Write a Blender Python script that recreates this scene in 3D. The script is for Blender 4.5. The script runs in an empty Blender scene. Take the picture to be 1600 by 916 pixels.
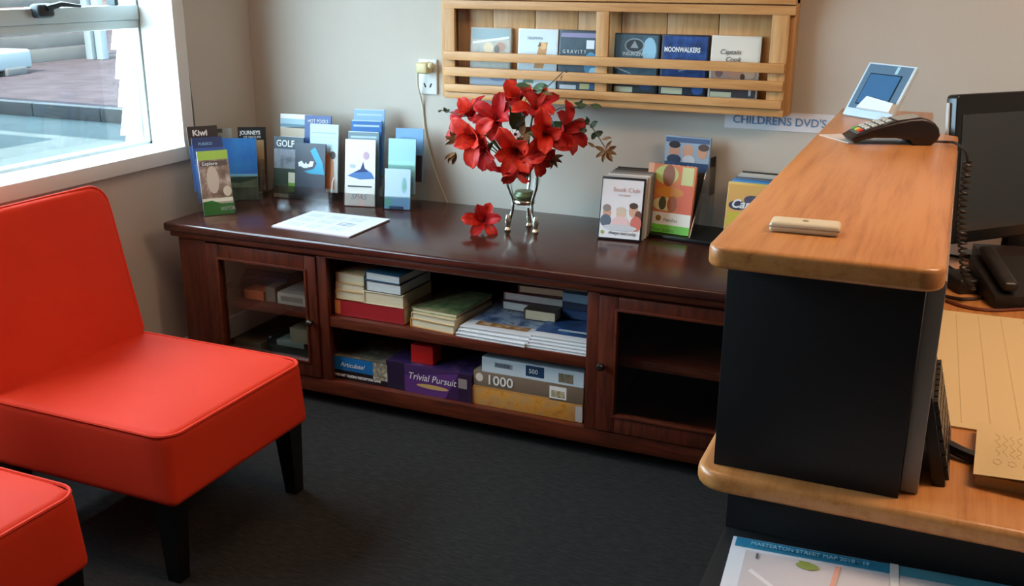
import bpy, bmesh, math, random
from mathutils import Vector, Matrix
random.seed(7)
R = math.radians
SC = bpy.context.scene
COL = SC.collection

# ---------------------------------------------------------------- camera
FPX, YAW, PITCH, ROLL, CAMZ = 1577.56, R(23.408), R(17.574), R(0.3256), 1.42
cy, sy, cp, sp = math.cos(YAW), math.sin(YAW), math.cos(PITCH), math.sin(PITCH)
FWD = Vector((-sy * cp, cy * cp, -sp))
rt = Vector((cy, sy, 0)); up = rt.cross(FWD)
RGT = rt * math.cos(ROLL) + up * math.sin(ROLL)
UPV = up * math.cos(ROLL) - rt * math.sin(ROLL)
CAM = Vector((0, 0, CAMZ))
cd = bpy.data.cameras.new('camera'); cam = bpy.data.objects.new('camera', cd); COL.objects.link(cam)
cd.sensor_fit = 'HORIZONTAL'; cd.sensor_width = 36; cd.lens = FPX / 1600 * 36
cd.clip_start = .02; cd.clip_end = 200
m3 = Matrix((RGT, UPV, -FWD)).transposed().to_4x4(); m3.translation = CAM
cam.matrix_world = m3
SC.camera = cam

# ---------------------------------------------------------------- light
SC.view_settings.view_transform = 'Standard'; SC.view_settings.look = 'None'
SC.view_settings.exposure = 0.22; SC.view_settings.gamma = 1; SC.view_settings.use_curve_mapping = False
w = bpy.data.worlds.new('sky'); SC.world = w; w.use_nodes = True
bg = w.node_tree.nodes['Background']
bg.inputs[0].default_value = (.60, .84, 1.0, 1); bg.inputs[1].default_value = 15.0
sd = bpy.data.lights.new('sun', 'SUN'); sd.energy = 45.0; sd.angle = R(.6); sd.color = (1, .95, .86)
sun = bpy.data.objects.new('sun', sd); COL.objects.link(sun)
SUND = Vector((-.2, .72, -.66)).normalized()
sun.rotation_euler = SUND.to_track_quat('-Z', 'Y').to_euler()
sun.location = (3, -8, 8)
pd_ = bpy.data.lights.new('window_portal', 'AREA'); pd_.shape = 'RECTANGLE'; pd_.size = 1.25; pd_.size_y = 2.55; pd_.cycles.is_portal = True
portal = bpy.data.objects.new('window_portal', pd_); COL.objects.link(portal); portal.location = (-2.80, 1.63, 1.425); portal.rotation_euler = (0, R(-90), 0)
LAMP = 15.0          # radiant strength of the ceiling panels' diffusers

# ---------------------------------------------------------------- pixel helpers (1600x916 frame)
def ray(px, py): return RGT * ((px - 800) / FPX) + UPV * ((458 - py) / FPX) + FWD
def onz(px, py, z): d = ray(px, py); return CAM + d * ((z - CAM.z) / d.z)
def ony(px, py, y): d = ray(px, py); return CAM + d * ((y - CAM.y) / d.y)
def onx(px, py, x): d = ray(px, py); return CAM + d * ((x - CAM.x) / d.x)
def onplane(px, py, P, n): d = ray(px, py); return CAM + d * ((P - CAM).dot(n) / d.dot(n))

# ---------------------------------------------------------------- materials
def lin(c):
    if isinstance(c, str):
        c = [int(c[i:i + 2], 16) / 255 for i in (0, 2, 4)]
        c = [x / 12.92 if x <= .04045 else ((x + .055) / 1.055) ** 2.4 for x in c]
    return (c[0], c[1], c[2], 1)
_M = {}
def mat(c, rough=.5, metal=0, spec=.5, coat=0, name=None):
    k = (str(c), rough, metal, spec, coat)
    if k in _M: return _M[k]
    m = bpy.data.materials.new(name or 'm_' + str(c)); m.use_nodes = True
    b = m.node_tree.nodes['Principled BSDF']
    b.inputs['Base Color'].default_value = lin(c); b.inputs['Roughness'].default_value = rough
    b.inputs['Metallic'].default_value = metal; b.inputs['Specular IOR Level'].default_value = spec
    b.inputs['Coat Weight'].default_value = coat
    _M[k] = m
    return m
def noisy(name, cols, scale=(1, 1, 1), nscale=5, detail=6, rough=.5, spec=.5, bump=0, bscale=None, coat=0, pos=None, rough_n=.6):
    """object-space noise through a colour ramp"""
    m = bpy.data.materials.new(name); m.use_nodes = True; nt = m.node_tree; N = nt.nodes; L = nt.links
    b = N['Principled BSDF']
    tc = N.new('ShaderNodeTexCoord'); mp = N.new('ShaderNodeMapping'); mp.inputs['Scale'].default_value = scale
    L.new(tc.outputs['Object'], mp.inputs['Vector'])
    no = N.new('ShaderNodeTexNoise'); no.inputs['Scale'].default_value = nscale; no.inputs['Detail'].default_value = detail
    no.inputs['Roughness'].default_value = rough_n
    L.new(mp.outputs[0], no.inputs['Vector'])
    cr = N.new('ShaderNodeValToRGB'); el = cr.color_ramp.elements
    ps = pos or [.3 + .4 * i / (len(cols) - 1) for i in range(len(cols))]
    el[0].position = ps[0]; el[0].color = lin(cols[0]); el[1].position = ps[-1]; el[1].color = lin(cols[-1])
    for p, c in list(zip(ps, cols))[1:-1]:
        e = el.new(p); e.color = lin(c)
    L.new(no.outputs[0], cr.inputs[0]); L.new(cr.outputs[0], b.inputs['Base Color'])
    b.inputs['Roughness'].default_value = rough; b.inputs['Specular IOR Level'].default_value = spec; b.inputs['Coat Weight'].default_value = coat
    if bump:
        n2 = no
        if bscale:
            n2 = N.new('ShaderNodeTexNoise'); n2.inputs['Scale'].default_value = bscale; n2.inputs['Detail'].default_value = 3
            L.new(tc.outputs['Object'], n2.inputs['Vector'])
        bp = N.new('ShaderNodeBump'); bp.inputs['Strength'].default_value = bump; bp.inputs['Distance'].default_value = .003
        L.new(n2.outputs[0], bp.inputs['Height']); L.new(bp.outputs[0], b.inputs['Normal'])
    return m
def clear(name, tint=(1, 1, 1), refl=.08, rough=.03, fm=.6):
    m = bpy.data.materials.new(name); m.use_nodes = True; nt = m.node_tree; N = nt.nodes; L = nt.links
    N.remove(N['Principled BSDF'])
    t = N.new('ShaderNodeBsdfTransparent'); t.inputs[0].default_value = (*tint, 1)
    g = N.new('ShaderNodeBsdfGlossy'); g.inputs['Roughness'].default_value = rough; g.inputs['Color'].default_value = (1, 1, 1, 1)
    fr = N.new('ShaderNodeLayerWeight'); fr.inputs[0].default_value = .35
    ma = N.new('ShaderNodeMath'); ma.operation = 'MULTIPLY_ADD'; ma.inputs[1].default_value = fm; ma.inputs[2].default_value = refl
    L.new(fr.outputs['Fresnel'], ma.inputs[0])
    mx = N.new('ShaderNodeMixShader'); L.new(ma.outputs[0], mx.inputs[0]); L.new(t.outputs[0], mx.inputs[1]); L.new(g.outputs[0], mx.inputs[2])
    L.new(mx.outputs[0], N['Material Output'].inputs[0])
    return m
def emit(name, c, s):
    m = bpy.data.materials.new(name); m.use_nodes = True
    b = m.node_tree.nodes['Principled BSDF']; b.inputs['Base Color'].default_value = lin('ffffff')
    b.inputs['Emission Color'].default_value = lin(c); b.inputs['Emission Strength'].default_value = s
    return m

WALL = noisy('plaster_wall', ['b9b2a6', 'c2bbb0'], nscale=1.5, rough=.75, spec=.25, bump=.05, bscale=220)
CEIL = mat('e6e2da', .85)
CARPET = noisy('carpet', ['1e1c1c', '2c2a29', '3a3836'], scale=(1, 5, 1), nscale=26, detail=8, rough=.95, spec=.15, bump=.9, bscale=420, rough_n=.75)
WHITEP = mat('dcdcd6', .4)
ALU = mat('b9c4c6', .35, .5)
DWOOD = noisy('mahogany', ['36130a', '552211', '6a2d17'], scale=(1, 9, 9), nscale=7, rough=.38, spec=.4, rough_n=.7)
DWOODV = noisy('mahogany_upright', ['34120a', '512010', '652b16'], scale=(9, 9, 1), nscale=7, rough=.4, spec=.4, rough_n=.7)
DTOP = noisy('mahogany_top', ['2c1410', '3e1d16', '4a251b'], scale=(1, 10, 8), nscale=6, rough=.2, spec=.55, rough_n=.7)
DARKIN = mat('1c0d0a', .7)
PINE = noisy('pine', ['b07c48', 'c4925c', 'cfa26c'], scale=(1.2, 14, 14), nscale=4, rough=.42, spec=.35)
PINEV = noisy('pine_upright', ['ac7a48', 'c0925e', 'cca26e'], scale=(14, 14, 1.2), nscale=4, rough=.45, spec=.35)
LAM = noisy('rimu_laminate', ['8a5122', 'bb7a42', 'c98a50', 'c98f5a'], scale=(16, .8, 16), nscale=2.6, detail=9, rough=.3, spec=.5, rough_n=.72, pos=[.26, .42, .55, .75])
BLACKP = noisy('black_panel', ['131315', '1a1a1c'], nscale=300, rough=.55, spec=.3)
GREYP = mat('8f8b88', .5)
RED = noisy('red_vinyl', ['d2361f', 'da3d25'], nscale=3, rough=.62, spec=.12, bump=.12, bscale=500)
LEGB = mat('0b0909', .35)
ACR = clear('acrylic', (.96, .98, .98), .05)
GLASS = clear('window_glass', (.985, .995, .995), .003, .03, .04)
CGLASS = clear('cabinet_glass', (.95, .96, .96), .01, .03, .2)
CHROME = mat('c9c6bc', .18, 1)
BLACK = mat('0c0c0d', .35); BLACKM = mat('111112', .6)
PAPER = mat('e4e6ea', .7); CREAM = mat('d8c9a6', .7); PAGE = noisy('page_edges', ['c9b795', 'd9c9a9'], scale=(1, 1, 60), nscale=12, rough=.85)
PAGEW = noisy('page_edges_white', ['c3c2bc', 'dcdbd5'], scale=(1, 1, 60), nscale=12, rough=.85)

# ---------------------------------------------------------------- mesh builder
class B:
    def __init__(s): s.v = []; s.f = []; s.m = []
    def add(s, vs, fs, mi=0, M=None):
        o = len(s.v)
        s.v += [(M @ Vector(v)) if M else Vector(v) for v in vs]
        s.f += [tuple(i + o for i in f) for f in fs]; s.m += [mi] * len(fs)
        return s
    def bmesh(s, bm, mi=0, M=None):
        bm.verts.index_update()
        vs = [v.co.copy() for v in bm.verts]; fs = [tuple(v.index for v in f.verts) for f in bm.faces]; bm.free()
        return s.add(vs, fs, mi, M)
    def box(s, x0, x1, y0, y1, z0, z1, bev=0, mi=0, M=None, seg=2):
        bm = bmesh.new(); bmesh.ops.create_cube(bm, size=1)
        for v in bm.verts:
            v.co = ((x0 + x1) / 2 + v.co.x * (x1 - x0), (y0 + y1) / 2 + v.co.y * (y1 - y0), (z0 + z1) / 2 + v.co.z * (z1 - z0))
        if bev: bmesh.ops.bevel(bm, geom=bm.edges[:], offset=bev, segments=seg, profile=.6, affect='EDGES')
        return s.bmesh(bm, mi, M)
    def prism(s, poly, z0, z1, bev=0, mi=0, M=None, seg=3, bot=True):
        bm = bmesh.new()
        vs = [bm.verts.new((p[0], p[1], z0)) for p in poly]; f = bm.faces.new(vs)
        r = bmesh.ops.extrude_face_region(bm, geom=[f])
        for e in r['geom']:
            if isinstance(e, bmesh.types.BMVert): e.co.z = z1
        bmesh.ops.recalc_face_normals(bm, faces=bm.faces[:])
        if bev:
            ed = [e for e in bm.edges if abs(e.verts[0].co.z - e.verts[1].co.z) < 1e-6 and (bot or e.verts[0].co.z > (z0 + z1) / 2)]
            bmesh.ops.bevel(bm, geom=ed, offset=bev, segments=seg, profile=.5, affect='EDGES', clamp_overlap=True)
        return s.bmesh(bm, mi, M)
    def rbox(s, hx, hy, hz, r, k=3, n=6, fn=None, mi=0, M=None):
        """rounded box on a grid, centred; fn deforms each vertex"""
        def ax(h):
            a = [-h + r * i / k for i in range(k)] + [-(h - r) + 2 * (h - r) * i / n for i in range(n + 1)] + [h - r + r * (i + 1) / k for i in range(k)]
            return a
        X, Y, Z = ax(hx), ax(hy), ax(hz); idx = {}; vs = []; fs = []
        def vert(p):
            key = tuple(round(c, 6) for c in p)
            if key in idx: return idx[key]
            q = Vector(p); inn = Vector((max(-hx + r, min(hx - r, q.x)), max(-hy + r, min(hy - r, q.y)), max(-hz + r, min(hz - r, q.z))))
            d = q - inn
            if d.length > 1e-9: q = inn + d.normalized() * r
            if fn: q = Vector(fn(q))
            idx[key] = len(vs); vs.append(q); return idx[key]
        for U, V, mk, h in ((X, Y, lambda a, b, c: (a, b, c), hz), (Y, Z, lambda a, b, c: (c, a, b), hx), (Z, X, lambda a, b, c: (b, c, a), hy)):
            for sg in (1, -1):
                for i in range(len(U) - 1):
                    for j in range(len(V) - 1):
                        q = [vert(mk(U[i + a], V[j + b], sg * h)) for a, b in ((0, 0), (1, 0), (1, 1), (0, 1))]
                        fs.append(tuple(q if sg > 0 else q[::-1]))
        return s.add(vs, fs, mi, M)
    def tube(s, pts, r, n=8, mi=0, M=None, cap=True, taper=None):
        pts = [Vector(p) for p in pts]; vs = []; fs = []; prev = None
        for i, p in enumerate(pts):
            t = (pts[min(i + 1, len(pts) - 1)] - pts[max(i - 1, 0)]).normalized()
            if prev is None:
                a = Vector((0, 0, 1)) if abs(t.z) < .9 else Vector((1, 0, 0)); u = t.cross(a).normalized()
            else: u = (prev - t * prev.dot(t)).normalized()
            prev = u; v = t.cross(u); rr = r * (taper[i] if taper else 1)
            vs += [p + (u * math.cos(2 * math.pi * k / n) + v * math.sin(2 * math.pi * k / n)) * rr for k in range(n)]
        for i in range(len(pts) - 1):
            for k in range(n):
                fs.append((i * n + k, i * n + (k + 1) % n, (i + 1) * n + (k + 1) % n, (i + 1) * n + k))
        if cap: fs += [tuple(range(n))[::-1], tuple((len(pts) - 1) * n + k for k in range(n))]
        return s.add(vs, fs, mi, M)
    def lathe(s, prof, n=24, mi=0, M=None):
        vs = []; fs = []
        for r, z in prof: vs += [(r * math.cos(2 * math.pi * k / n), r * math.sin(2 * math.pi * k / n), z) for k in range(n)]
        for i in range(len(prof) - 1):
            for k in range(n): fs.append((i * n + k, i * n + (k + 1) % n, (i + 1) * n + (k + 1) % n, (i + 1) * n + k))
        return s.add(vs, fs, mi, M)
    def build(s, name, mats, parent=None, smooth=True, loc=None, rot=None, angle=40):
        me = bpy.data.meshes.new(name); me.from_pydata([tuple(v) for v in s.v], [], s.f)
        for m in (mats if isinstance(mats, (list, tuple)) else [mats]): me.materials.append(m)
        me.polygons.foreach_set('material_index', s.m)
        if smooth: me.shade_smooth(); me.set_sharp_from_angle(angle=R(angle))
        me.update()
        return link(name, me, parent, loc, rot)
def link(name, me, parent=None, loc=None, rot=None):
    o = bpy.data.objects.new(name, me); COL.objects.link(o)
    if parent: o.parent = parent
    if loc is not None: o.location = loc
    if rot is not None: o.rotation_euler = rot
    return o
def tag(o, label=None, cat=None, group=None, kind=None):
    if label: o['label'] = label
    if cat: o['category'] = cat
    if group: o['group'] = group
    if kind: o['kind'] = kind
    return o
def empty(name, loc, rot=(0, 0, 0), label=None, cat=None, group=None, kind=None):
    o = bpy.data.objects.new(name, None); COL.objects.link(o); o.empty_display_size = .05
    o.location = loc; o.rotation_euler = rot
    return tag(o, label, cat, group, kind)
def box(name, d, m, parent=None, bev=0, **k): return B().box(*d, bev=bev).build(name, m, parent, **k)
def smooth_path(pts, n=8):
    P = [Vector(p) for p in pts]; out = []
    for i in range(len(P) - 1):
        a, b, c, d = P[max(i - 1, 0)], P[i], P[i + 1], P[min(i + 2, len(P) - 1)]
        for k in range(n):
            t = k / n
            out.append(.5 * ((2 * b) + (c - a) * t + (2 * a - 5 * b + 4 * c - d) * t * t + (3 * b - a - 3 * c + d) * t ** 3))
    return out + [P[-1]]
def rpoly(x0, x1, y0, y1, r, n=5):
    out = []
    for cx, cyy, a in ((x1 - r, y0 + r, -90), (x1 - r, y1 - r, 0), (x0 + r, y1 - r, 90), (x0 + r, y0 + r, 180)):
        out += [(cx + r * math.cos(R(a + 90 * i / n)), cyy + r * math.sin(R(a + 90 * i / n))) for i in range(n + 1)]
    return out
_dg = None
def text(body, size, m, parent, loc, rot=(R(90), 0, 0), align='LEFT', ext=.0002, sx=1, shear=0, name='lettering', bold=0):
    c = bpy.data.curves.new('txt', 'FONT'); c.body = body; c.size = size; c.align_x = align; c.extrude = ext; c.shear = shear; c.offset = bold; c.resolution_u = 3
    t = bpy.data.objects.new('txt', c); COL.objects.link(t)
    dg = bpy.context.evaluated_depsgraph_get(); me = bpy.data.meshes.new_from_object(t.evaluated_get(dg))
    bpy.data.objects.remove(t); me.materials.clear(); me.materials.append(m)
    o = link(name, me, parent, loc, rot); o.scale = (sx, 1, 1)
    return o
def printing(parent, w, h, zones, y=0, name='cover_print', flat=False):
    """flat print in the local XZ plane (facing -Y); zones in 0..1"""
    b = B(); mats = []
    for i, z in enumerate(zones):
        m = z[-1]
        if m not in mats: mats.append(m)
        if z[0] == 'r': p = [(z[1], z[2]), (z[3], z[2]), (z[3], z[4]), (z[1], z[4])]
        elif z[0] == 'e': p = [(z[1] + z[3] * math.cos(2 * math.pi * k / 14), z[2] + z[4] * math.sin(2 * math.pi * k / 14)) for k in range(14)]
        else: p = z[1]
        yy = y - .00015 * (i + 1)
        vs = [(u * w, v * h, -yy) if flat else (u * w, yy, v * h) for u, v in p]
        b.add(vs, [tuple(range(len(p)))], mats.index(m))
    return b.build(name, mats, parent, smooth=False)
def fit(pl, pr, pt, pb, yaw=0, tilt=0, y=None, z=None):
    """pixel left/right at mid height, top/bottom at mid width -> origin (lower left front), w, h for a leaning rectangle"""
    a, t = R(yaw), R(tilt)
    X = Vector((math.cos(a), math.sin(a), 0)); bk = Vector((-math.sin(a), math.cos(a), 0)); Z = bk * math.sin(t) + Vector((0, 0, math.cos(t)))
    n = X.cross(Z); pm = (pl + pr) / 2
    A = onz(pm, pb, z) if z is not None else ony(pm, pb, y)
    l = (onplane(pl, (pt + pb) / 2, A, n) - A).dot(X); r = (onplane(pr, (pt + pb) / 2, A, n) - A).dot(X); h = (onplane(pm, pt, A, n) - A).dot(Z)
    return A + X * l, r - l, h
def card(name, label, cat, group, O, wd, h, yaw=0, tilt=0, t=.006, base=None, zones=(), texts=(), bev=0):
    o = B().box(0, wd, 0, t, 0, h, bev=bev).build(name, base or PAPER, None, smooth=bool(bev), loc=O, rot=(R(-tilt), 0, R(yaw)))
    tag(o, label, cat, group)
    if zones: printing(o, wd, h, zones)
    for tx in texts:
        body, u, v, s, m = tx[:5]; kw = tx[5] if len(tx) > 5 else {}
        text(body, s * h, m, o, (u * wd, -.0022 if len(zones) > 8 else -.0014, v * h), **kw)
    return o
def photo(name, cols, sc=25, **k): return noisy('photo_' + name, cols, nscale=sc, detail=4, rough=.35, **k)

# ================================================================ the room
XW, YW, ZC = -2.582, 3.349, 2.45
XR, YB = 2.7, -3.0
tag(box('floor', (XW - .2, XR, YB, YW, -.12, 0), CARPET), kind='structure')
tag(box('ceiling', (XW - .2, XR, YB, YW + .2, ZC, ZC + .1), CEIL), kind='structure')
tag(box('wall_back', (XW - .2, XR + .2, YW, YW + .18, -.12, ZC), WALL), kind='structure')
tag(box('wall_front', (XW - .2, XR + .2, YB - .18, YB, -.12, ZC), WALL), kind='structure')
WY0, WY1, WZ0, WZ1 = .35, 2.906, .800, 2.05
tag(B().box(XW - .2, XW, YB, WY0, -.12, ZC).box(XW - .2, XW, WY1, YW, -.12, ZC).box(XW - .2, XW, WY0, WY1, -.12, WZ0)
    .box(XW - .2, XW, WY0, WY1, WZ1, ZC).build('wall_left', WALL, smooth=False), kind='structure')
tag(box('wall_right', (XR, XR + .2, YB, YW, -.12, ZC), WALL), kind='structure')
def window(name, x, s, y0, y1, z0, z1, ys, zr):
    w = empty(name, (x, (y0 + y1) / 2, z0), kind='structure'); T = Matrix.Translation((-x, -(y0 + y1) / 2, -z0))
    fr = B()
    for d in ((y0, y1, z0, z0 + .022), (y0, y1, z1 - .035, z1), (y0, y0 + .03, z0, z1), (y1 - .012, y1, z0, z1)):
        fr.box(x - .025, x + .025, *d, bev=.003, M=T)
    fr.build('window_frame', ALU, w)
    if zr: B().box(x - .03, x + .03, y0 + .03, y1 - .013, zr[0], zr[0] + .03, bev=.004, M=T).box(x - .022, x + .036, y0 + .03, y1 - .013, zr[0] + .03, zr[1], bev=.004, M=T).build('window_rail', ALU, w)
    for yy in ys: B().box(x - .025, x + .025, yy - .02, yy + .02, z0, z1, bev=.003, M=T).build('mullion', ALU, w)
    z_ = [z0 + .02] + ([zr[0], zr[1]] if zr else []) + [z1 - .03]
    for i in range(0, len(z_), 2): B().box(x - .003, x + .003, y0 + .03, y1 - .012, z_[i], z_[i + 1], M=T).build('pane', GLASS, w, smooth=False)
    return w
XG = -2.745
w1 = window('window_1', XG, 1, WY0, WY1, WZ0, WZ1, (1.2,), (1.226, 1.306))
# latch with its lever, on the rail
lt = onx(66, 17, XG + .045); T = lt - Vector(w1.location)
hd = B().rbox(.022, .034, .022, .012, k=2, n=2, M=Matrix.Translation(T)).build('window_latch', mat('1a2226', .4), w1)
B().tube([T + Vector((.02, 0, .008)), T + Vector((.03, .05, .02)), T + Vector((.03, .13, .012))], .009, taper=[1.2, 1, .5]).build('latch_lever', mat('1a2226', .4), hd).parent = w1
B().box(XG - .01, XG + .03, 2.79, 2.81, 1.306, 1.36, bev=.004, M=Matrix.Translation(-Vector(w1.location))).build('stay', mat('4a5254', .4, .6), w1)
# sill board and architrave of the left window
tag(B().box(XG - .05, XW + .024, WY0 - .05, WY1 + .0, WZ0 - .04, WZ0 + .011, bev=.004).build('trim_1', WHITEP), kind='structure')
tag(B().box(XW, XW + .018, WY1 - .004, WY1 + .055, WZ0 - .04, WZ1 + .05, bev=.004).box(XG + .03, XW + .005, WY1 - .004, WY1, WZ0, WZ1).build('trim_2', WHITEP), kind='structure')
tag(B().box(XW, XW + .018, WY0 - .055, WY0 + .004, WZ0 - .04, WZ1 + .05, bev=.004).build('trim_3', WHITEP), kind='structure')
tag(B().box(XW, XW + .018, WY0, WY1, WZ1 - .004, WZ1 + .05, bev=.004).build('trim_4', WHITEP), kind='structure')
tag(B().box(XW, XW + .014, YB, YW, 0, .09, bev=.004).build('baseboard_left', WHITEP), kind='structure')
tag(B().box(XW, XR, YW - .014, YW, 0, .09, bev=.004).build('baseboard_back', WHITEP), kind='structure')
# unseen ceiling light panels, added for the room's warm fill
def ceiling_fill_light(x, y, label, k):
    e = empty('ceiling_fill_light', (x, y, ZC), label=label, cat='ceiling light', group='added ceiling fill panels')
    B().box(-.62, .62, -.32, .32, -.03, 0, bev=.004).build('frame', WHITEP, e)
    B().box(-.58, .58, -.28, .28, -.036, -.03).build('diffuser', emit('diffuser', 'ffdab8', LAMP * k), e, smooth=False)
ceiling_fill_light(-1.35, 1.7, 'unseen flat white ceiling panel added as warm fill above the red chairs', .35)
ceiling_fill_light(.95, 1.9, 'unseen flat white ceiling panel added as warm fill above the reception desk', 1)

# ================================================================ the long low cabinet
CX0, CX1, CF, CZ = -2.43, -.31, 2.675, .591
CAB = empty('display_cabinet', (-1.37, 3.0, 0), label='long dark mahogany low cabinet with two glazed doors and open middle shelves', cat='cabinet')
TC = Matrix.Translation((1.37, -3.0, 0))
def cpart(name, boxes, m, parent=CAB, bev=.003):
    b = B()
    for d in boxes: b.box(*d, bev=bev, M=TC)
    return b.build(name, m, parent)
t = B(); t.prism([(p[0], p[1]) for p in rpoly(-2.468, -.272, 2.643, 3.347, .012)], CZ - .03, CZ, bev=.008, M=TC); t.build('top', DTOP, CAB)
cpart('top_moulding', [(-2.45, -.29, 2.657, 3.345, CZ - .05, CZ - .03)], DWOOD, bev=.006)
cpart('side_panel', [(CX0, CX0 + .022, CF + .01, 3.335, .055, CZ - .05)], DWOODV)
cpart('side_panel', [(CX1 - .022, CX1, CF + .01, 3.335, .055, CZ - .05)], DWOODV)
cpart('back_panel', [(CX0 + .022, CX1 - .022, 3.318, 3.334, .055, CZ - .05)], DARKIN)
cpart('bottom_board', [(CX0 + .022, CX1 - .022, CF + .015, 3.318, .07, .095)], DWOOD)
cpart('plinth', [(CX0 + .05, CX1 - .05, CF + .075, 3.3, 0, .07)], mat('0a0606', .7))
cpart('bottom_rail', [(CX0, CX1, CF, CF + .022, .045, .097)], DWOOD)
cpart('top_rail', [(CX0, CX1, CF, CF + .022, .533, CZ - .05)], DWOOD)
for x0, x1 in ((CX0, -2.312), (-1.862, -1.823), (-.917, -.878), (-.43, CX1)):
    cpart('stile', [(x0, x1, CF, CF + .022, .097, .533)], DWOODV)
for x0, x1 in ((-1.853, -1.833), (-.907, -.887)):
    cpart('divider', [(x0, x1, CF + .022, 3.318, .095, CZ - .05)], DWOODV)
cpart('shelf', [(-1.833, -.907, CF + .004, 3.318, .290, .325)], DWOOD)
cpart('shelf', [(CX0 + .022, -1.853, CF + .05, 3.318, .285, .31)], DWOOD)
cpart('shelf', [(-.887, CX1 - .022, CF + .05, 3.318, .295, .322)], DWOOD)
cpart('edge_strip', [(-1.823, -.917, CF - .004, CF + .004, .531, .539)], mat('6a4a3e', .25), bev=.002)
def cab_door(x0, x1, gx0, gx1, gz0, gz1, kx, kz):
    y0, y1 = CF - .006, CF + .016
    d = cpart('door', [(x0, gx0, y0, y1, .101, .529), (gx1, x1, y0, y1, .101, .529), (gx0, gx1, y0, y1, gz1, .529), (gx0, gx1, y0, y1, .101, gz0)], DWOODV)
    cpart('door_bead', [(gx0 - .004, gx1 + .004, y0 - .005, y0 + .004, gz0 - .008, gz0), (gx0 - .004, gx1 + .004, y0 - .005, y0 + .004, gz1, gz1 + .008),
                        (gx0 - .008, gx0, y0 - .005, y0 + .004, gz0 - .008, gz1 + .008), (gx1, gx1 + .008, y0 - .005, y0 + .004, gz0 - .008, gz1 + .008)], DWOOD, d, .002)
    cpart('pane', [(gx0, gx1, y0 + .009, y0 + .012, gz0, gz1)], CGLASS, d, 0)
    M = TC @ Matrix.Translation((kx, y0, kz)) @ Matrix.Rotation(R(90), 4, 'X')
    B().lathe([(0, .028), (.008, .027), (.013, .021), (.013, .017), (.006, .012), (.005, 0)], 16, M=M).build('knob', mat('55504c', .25, .9), d)
cab_door(-2.312, -1.862, -2.256, -1.906, .158, .476, -1.885, .302)
cab_door(-.878, -.43, -.820, -.486, .160, .487, -.862, .313)

# ---------------------------------------------------------------- things inside the cabinet
SH, BT = .325, .095
def pz(px, py, y=CF + .03): return ony(px, py, y)
def book(label, group, x, y, z, wd, dp, th, cover, pages=PAGE, yaw=0, cat='book', spine=None, name='book', zones=None):
    """closed book lying flat; wd along x (visible edge), dp depth; fore-edge to the front unless spine given"""
    e = empty(name, (x, y, z), (0, 0, R(yaw)), label, cat, group); c = .0022
    B().box(0, wd, 0, dp, 0, c).box(0, wd, 0, dp, th - c, th).box(0, .003, 0, dp, c, th - c).build('cover', cover, e, smooth=False)
    B().box(.003, wd - .002, .003 if not spine else .004, dp - .003, c, th - c).build('pages', pages, e, smooth=False)
    if spine: B().box(0, wd, 0, .004, 0, th).build('spine', spine, e, smooth=False)
    if zones:
        p = printing(e, wd, dp, zones, flat=True); p.location = (0, 0, th + .0002)
    return e
cv = lambda c: mat(c, .4)
a = pz(523, 492).x
# red hardback with an orange spine end
rb = book('thick red hardback lying flat under the paperbacks', None, a, CF + .03, SH, .265, .20, .058, cv('8f1c20'), spine=cv('9b2024'))
printing(rb, .265, .058, [('r', .01, .12, .09, .92, cv('d07a3a'))], name='spine_label')
z = SH + .058
for i, (th, c) in enumerate(((.03, 'b99564'), (.026, 'c9a878'), (.034, 'c4a070'))):
    book('tan paperback, %s of the short pile on the left of the red hardback' % ('lowest', 'middle', 'topmost')[i], 'paperbacks on the red hardback', a + .005, CF + .032 + .004 * i, z, .108, .17, th, cv(c), PAGE); z += th
z = SH + .058
for i, (th, c, lab) in enumerate(((.042, 'd9c7a2', 'thick cream paperback at the bottom of the right-hand pile on the red hardback'), (.036, '30383c', 'dark-covered paperback with white pages in the right-hand pile on the red hardback'), (.028, '2c5870', 'blue-covered book topping the right-hand pile on the red hardback'))):
    book(lab, 'paperbacks on the red hardback', a + .117 + .004 * (i == 1), CF + .028 + .006 * i, z, .148 if i == 0 else .135, .2, th, cv(c), PAGE if i == 0 else PAGEW, -2 * i); z += th
x = pz(640, 508).x
gr = photo('green_cover', ['2c4a30', '6f7c4e', 'a58a70'], 30)
z = SH
for i, (th, c, lab) in enumerate(((.028, cv('b9843c'), 'ochre paperback lying on the shelf beside the red hardback'), (.02, cv('c9b48c'), 'buff paperback in the pile beside the red hardback'))):
    book(lab, 'paperbacks in the middle of the shelf', x + .004 * i, CF + .035, z, .165, .24, th, c, PAGE, -6); z += th
book('green illustrated book topping the pile beside the red hardback', 'paperbacks in the middle of the shelf', x - .004, CF + .05, z, .17, .24, .014, gr, PAGE, -4)
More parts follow.
